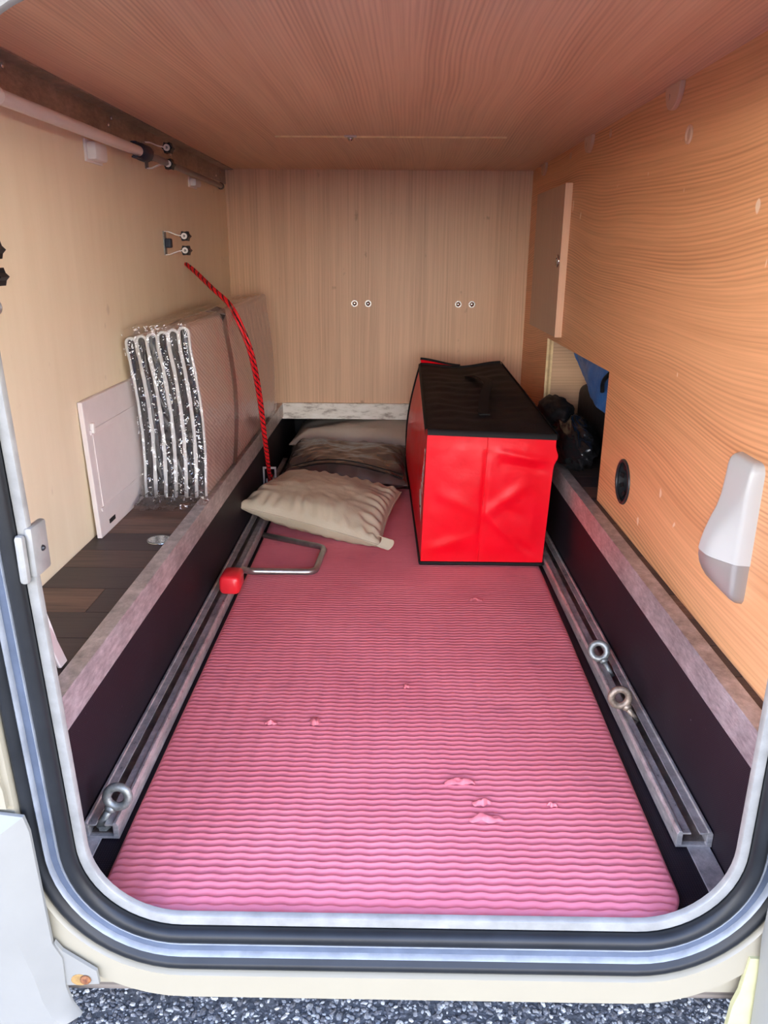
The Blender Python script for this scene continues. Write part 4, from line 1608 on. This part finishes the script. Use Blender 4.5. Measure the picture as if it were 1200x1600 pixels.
# thing on the ledge next to the frame
ss = thing('metal_strip', (-0.415, 0.86, ZS), 'short shiny metal strip leaning behind the left door lip', 'strip')
v, f = box(-0.4105, -0.4055, 0.845, 0.865, ZS + 0.003, ZS + 0.075)
obj('blade', ([(p[0] - 0.32 * (p[2] - ZS), p[1], p[2]) for p in v], f), M['pale_metal'], ss, bevel=0.0015)
v, f = box(-0.4155, -0.4105, 0.850, 0.868, ZS + 0.003, ZS + 0.070)
obj('back_blade', ([(p[0] - 0.22 * (p[2] - ZS), p[1], p[2]) for p in v], f), M['cream_white'], ss, bevel=0.0015)

lc = thing('lip_clip', (-0.33, 0.66, 0.43), 'white plastic catch clipped on the left door lip', 'catch')
obj('front', box(-0.3410, -0.3318, 0.650, 0.659, 0.409, 0.457), M['frame_white'], lc, bevel=0.004, autosmooth=40)
obj('housing', box(-0.3345, -0.3265, 0.658, 0.690, 0.413, 0.462), M['frame_white'], lc, bevel=0.003, autosmooth=40)
obj('pin', dome((-0.3267, 0.675, 0.437), 0.0032, 0.003, (1, 0, 0), 10, 3), M['black_plastic'], lc, smooth=True)

# ------------------------------------------------------------------ right wall fittings
# awning lamp: side profile (protrusion p over z) swept along y
M['lamp_lens'] = plain('milky_lens', (0.49, 0.485, 0.455), 0.30)
M['lamp_silver'] = plain('satin_silver_plastic', (0.42, 0.385, 0.35), 0.30, 0.5)
LY0, LY1 = 0.8785, 0.957


def lamp_part(profile, y0, y1, r, cap_lo=True, cap_hi=True):
    """profile of (z, p); rounded in y by pulling p back toward both edges"""
    ny = 36
    rc = 0.013
    ztop = profile[0][0] if cap_hi else 9.0
    zbot = profile[-1][0]
    V, F = [], []
    for (z, p) in profile:
        ins = 0.0
        if z > ztop - rc:
            ins = rc - math.sqrt(max(0.0, rc * rc - (z - ztop + rc) ** 2))
        if z < zbot + rc and not cap_lo:
            ins = rc - math.sqrt(max(0.0, rc * rc - (zbot + rc - z) ** 2))
        a0, a1 = y0 + ins, y1 - ins
        for j in range(ny + 1):
            t = j / ny
            y = a0 + (a1 - a0) * t
            # thin along the near edge, swelling towards the far one
            lim = 0.016 + 0.30 * max(0.0, y - y0)
            q = p if p < lim else lim + (p - lim) * sstep(0.0, 0.6, t)
            ra = 0.006 if t < 0.5 else 0.016
            e = min(y - a0, a1 - y)
            k = 1.0 if e >= ra else math.sqrt(max(0.0, 1 - (1 - e / ra) ** 2))
            V.append((RW - q * k, y, z))
    n = ny + 1
    for i in range(len(profile) - 1):
        for j in range(ny):
            F.append((i * n + j, i * n + j + 1, (i + 1) * n + j + 1, (i + 1) * n + j))
    o = len(V)
    # back plane and end caps
    F.append(tuple(range(0, n)))
    F.append(tuple((len(profile) - 1) * n + j for j in range(n)))
    return V, F


lamp = thing('wall_lamp', (RW, 0.918, 0.29), 'white lens wall lamp with a curved silver base on the wood wall', 'lamp')
lens_prof = [(0.470, 0.0015), (0.469, 0.009), (0.467, 0.0115), (0.465, 0.013), (0.4625, 0.0140), (0.460, 0.0150), (0.455, 0.016), (0.435, 0.0175), (0.415, 0.0195), (0.400, 0.023), (0.385, 0.029), (0.370, 0.034), (0.355, 0.0375), (0.343, 0.039)]
base_prof = [(0.3425, 0.0385), (0.335, 0.0385), (0.325, 0.036), (0.315, 0.031), (0.305, 0.024), (0.297, 0.016), (0.291, 0.008), (0.288, 0.002)]
obj('lens', lamp_part(lens_prof, LY0, LY1, 0.012, True, True), M['lamp_lens'], lamp, autosmooth=50)
obj('base', lamp_part(base_prof, LY0 + 0.001, LY1 - 0.001, 0.012, False, False), M['lamp_silver'], lamp, autosmooth=50)
obj('switch_line', tube([(RW - 0.0375, LY1 - 0.020, 0.341), (RW - 0.0365, LY1 - 0.0195, 0.329), (RW - 0.031, LY1 - 0.018, 0.316), (RW - 0.024, LY1 - 0.0145, 0.306)], 0.0006, 6), M['steel_rod'], lamp)

# cable grommet
gm = thing('cable_grommet', (RW, GR[0], GR[1]), 'round black cable grommet in the wood wall', 'grommet')
obj('rim', torus((RW - 0.0005, GR[0], GR[1]), GR[2] - 0.0005, 0.0035, 'x', 32, 8), M['black_plastic'], gm, smooth=True)
V, F = [], []
for k in range(28):
    a = 2 * PI * k / 28
    V += [(RW, GR[0] + 0.0385 * math.cos(a), GR[1] + 0.0385 * math.sin(a)), (RW + 0.040, GR[0] + 0.036 * math.cos(a), GR[1] + 0.036 * math.sin(a))]
F = [(2 * k, 2 * ((k + 1) % 28), 2 * ((k + 1) % 28) + 1, 2 * k + 1) for k in range(28)] + [tuple(2 * k + 1 for k in range(28))]
obj('sleeve', (V, F), M['black_plastic'], gm, autosmooth=40)
for k in range(10):
    a = 2 * PI * k / 10 + 0.15
    r0, r1 = 0.0395, 0.026
    obj('lamella', strap([(RW + 0.004, GR[0] + r0 * math.cos(a), GR[1] + r0 * math.sin(a)), (RW + 0.008, GR[0] + r1 * math.cos(a), GR[1] + r1 * math.sin(a))], 0.0042, 0.0006,
                          (0, -math.sin(a), math.cos(a))), M['black_rubber'], gm)

# cupboard door
cdr = thing('cupboard_door', (0.426, 2.26, 0.50), 'small oak cupboard door with pale front edge on the wood wall', 'cupboard door')
obj('leaf', box(0.4172, RW - 0.0005, 2.0625, 2.455, 0.498, 0.868), M['wood_door'], cdr, bevel=0.0008)
obj('edge_band', box(0.4170, RW - 0.0003, 2.0605, 2.0627, 0.4975, 0.8685), M['wood_edge'], cdr)
lk = obj('push_lock', torus((0.4165, 2.088, 0.686), 0.0125, 0.0040, 'x', 24, 8), M['chrome'], cdr, smooth=True)
obj('button', dome((0.4172, 2.088, 0.686), 0.0105, 0.004, (-1, 0, 0), 16, 4), M['steel_rod'], lk, smooth=True)

# bolts in the back wall
for nm, xx in (('first', -0.131), ('second', -0.086), ('third', 0.213), ('fourth', 0.258)):
    b_ = thing('bolt_head', (xx, YB, 0.5435), nm + ' round steel bolt head from the left on the back wall', 'bolt', 'bolt heads in the back wall')
    obj('washer', disc((xx, YB, 0.5435), 0.0105, 'y', -0.002, 20), M['steel_rod'], b_, autosmooth=40)
    obj('head', dome((xx, YB - 0.002, 0.5435), 0.0078, 0.005, (0, -1, 0), 16, 4), M['chrome'], b_, smooth=True)

cb = thing('ceiling_bolt', (-0.102, 1.925, ZC), 'steel bolt with pale plate on the ceiling joint', 'bolt')
obj('plate', box(-0.116, -0.088, 1.912, 1.940, ZC - 0.003, ZC), M['pale_metal'], cb, bevel=0.001)
obj('head', dome((-0.102, 1.926, ZC - 0.003), 0.0072, 0.008, (0, 0, -1), 14, 4), M['chrome'], cb, smooth=True)

# cover caps below the ceiling on the right wall
M['cap_brown'] = plain('light_brown_cap', (0.66, 0.42, 0.28), 0.4)


def half_cap(y, z, ry, rz, label):
    n = 20
    poly = [(y + ry * math.sin(PI * k / n - PI / 2) , z - 0.0 - rz * math.cos(PI * k / n - PI / 2)) for k in range(n + 1)]
    t = thing('corner_cap', (RW, y, z), label, 'cap', 'brown connector caps below the ceiling')
    obj('shell', prism(poly, 'x', RW - 0.008, RW), M['cap_brown'], t, bevel=0.0012)
    obj('screw_cover', disc((RW - 0.008, y + ry * 0.35, z - rz * 0.45), 0.0045, 'x', -0.0012, 14), M['cap_brown'], t)
    return t


half_cap(1.350, ZC - 0.0005, 0.034, 0.036, 'brown half round connector cap under the ceiling, nearest to the door')
half_cap(1.905, ZC - 0.0005, 0.034, 0.034, 'brown half round connector cap under the ceiling, middle one')
half_cap(2.455, ZC - 0.0005, 0.034, 0.032, 'brown half round connector cap under the ceiling, farthest back')
for (y, lab) in ((1.738, 'small pale plug below the ceiling between the nearer two connector caps'), (2.112, 'small pale plug below the ceiling between the farther two connector caps')):
    t = thing('screw_plug', (RW, y, 0.934), lab, 'plug', 'pale plugs on the wood wall')
    obj('head', dome((RW, y, 0.935), 0.006, 0.003, (-1, 0, 0), 12, 3), M['cap_brown'], t, smooth=True)
    obj('flange', disc((RW, y, 0.935), 0.0085, 'x', -0.001, 14), M['cap_brown'], t)
hk = thing('ring_cap', (RW, 1.272, 0.871), 'pale ring shaped screw cap high on the wood wall', 'cap')
obj('ring', torus((RW - 0.001, 1.272, 0.871), 0.0110, 0.0026, 'x', 24, 8), M['cap_brown'], hk, smooth=True)
obj('centre', disc((RW, 1.272, 0.871), 0.009, 'x', -0.001, 18), M['cap_brown'], hk)

# ------------------------------------------------------------------ black plastic sack, luggage in the notch
M['black_film'] = cloth('black_bin_liner', (0.008, 0.008, 0.009), (0.014, 0.014, 0.016), 0.20, 0.6, 0.0, 26.0)


def crumple(c, rad, seed, amp=0.16, zmin=None, nu=54, nv=34, xmin=None):
    V, F = [], []
    for j in range(nv + 1):
        th = PI * j / nv
        for i in range(nu):
            ph = 2 * PI * i / nu
            d = Vector((math.sin(th) * math.cos(ph), math.sin(th) * math.sin(ph), math.cos(th)))
            rdg = 1 - abs(noise.noise(d * 1.9 + Vector((seed, 0, 0)))) * 2
            rdg2 = 1 - abs(noise.noise(d * 4.2 + Vector((0, seed, 0)))) * 2
            s = 1 + amp * (rdg - 0.4) + amp * 0.45 * (rdg2 - 0.4)
            p = [c[0] + d.x * rad[0] * s, c[1] + d.y * rad[1] * s, c[2] + d.z * rad[2] * s]
            if zmin is not None:
                p[2] = max(p[2], zmin)
            if xmin is not None:
                p[0] = max(p[0], xmin)
            V.append(tuple(p))
    for j in range(nv):
        for i in range(nu):
            k = (i + 1) % nu
            F.append((j * nu + i, j * nu + k, (j + 1) * nu + k, (j + 1) * nu + i))
    return V, F


sk_ = thing('bin_liner', (0.455, 1.90, ZS), 'crumpled black plastic sack in the wall notch beside the red bag', 'sack')
obj('sack', crumple((0.445, 1.90, 0.262), (0.050, 0.16, 0.058), 4.2, 0.22, zmin=ZS + 0.0035, xmin=0.388), M['black_film'], sk_, smooth=True)
obj('neck', crumple((0.428, 2.02, 0.312), (0.040, 0.11, 0.036), 7.9, 0.18, nu=36, nv=22, xmin=0.388), M['black_nylon'], sk_, smooth=True)

sc_ = thing('suitcase', (0.66, 1.93, ZS), 'black soft case standing inside the notch behind the sack', 'case')


def soft_box(x0, x1, y0, y1, z0, z1, r, seed, amp=0.006):
    cx, cy, cz = (x0 + x1) / 2, (y0 + y1) / 2, (z0 + z1) / 2
    hx, hy, hz = (x1 - x0) / 2, (y1 - y0) / 2, (z1 - z0) / 2
    V, F = [], []
    nu, nv = 40, 24
    for j in range(nv + 1):
        th = PI * j / nv
        for i in range(nu):
            ph = 2 * PI * i / nu
            d = Vector((math.sin(th) * math.cos(ph), math.sin(th) * math.sin(ph), math.cos(th)))
            q = Vector([math.copysign(abs(a) ** 0.28, a) for a in d])
            nn = 1 + amp * fbm(tuple(d * 3 + Vector((seed, 0, 0))), 3)
            V.append((cx + q.x * hx * nn, cy + q.y * hy * nn, max(z0, cz + q.z * hz * nn)))
    for j in range(nv):
        for i in range(nu):
            k = (i + 1) % nu
            F.append((j * nu + i, j * nu + k, (j + 1) * nu + k, (j + 1) * nu + i))
    return V, F


obj('body', soft_box(0.508, 0.80, 1.54, 2.205, ZS + 0.001, 0.372, 0.05, 3.0), M['black_nylon'], sc_, smooth=True)
obj('carry_handle', strap(spline([(0.74, 1.72, 0.370), (0.74, 1.75, 0.387), (0.74, 1.84, 0.392), (0.74, 1.93, 0.387), (0.74, 1.96, 0.370)], 16), 0.012, 0.002, (1, 0, 0)), M['black_tape'], sc_)
M['blue_nylon'] = nylon('blue_nylon', (0.03, 0.12, 0.36), (0.05, 0.19, 0.52), 0.42, 0.4)
bl = thing('blue_bag', (0.60, 1.9, 0.40), 'crumpled blue fabric bag lying on the black case in the notch', 'bag')


def blue(u, v):
    # u: along y (near to far), v: down the front
    y = 1.60 + 0.585 * u
    low = 0.338 + 0.030 * u + 0.080 * u ** 5
    z = 0.560 - (0.560 - low) * v
    x = 0.500 + 0.030 * (1 - v) ** 2 - 0.012 * math.sin(PI * v) * (1 - 0.5 * u)
    x += 0.010 * fbm((u * 4, v * 3, 6.6), 4) + 0.005 * math.sin(9 * u + 7 * v)
    return (min(x, 0.506) if z < 0.38 else x, y, z)


def blue_back(u, v):
    p = blue(u, v)
    t = min(1.0, max(0.0, (p[2] - 0.376) / 0.04))
    return (p[0] + 0.003 + 0.13 * t * math.sin(PI * min(1, (1 - v))) * math.sin(PI * u) ** 0.5, p[1], p[2])


gA, gB = grid(blue, 50, 34), grid(blue_back, 30, 20)
obj('cover', merge(gA, gB), M['blue_nylon'], bl, smooth=True)
obj('pull_cord', tube(spline([(0.486, 1.755, 0.450), (0.481, 1.775, 0.435), (0.482, 1.795, 0.42), (0.484, 1.80, 0.400)], 16), 0.005, 8), M['black_tape'], bl, smooth=True)
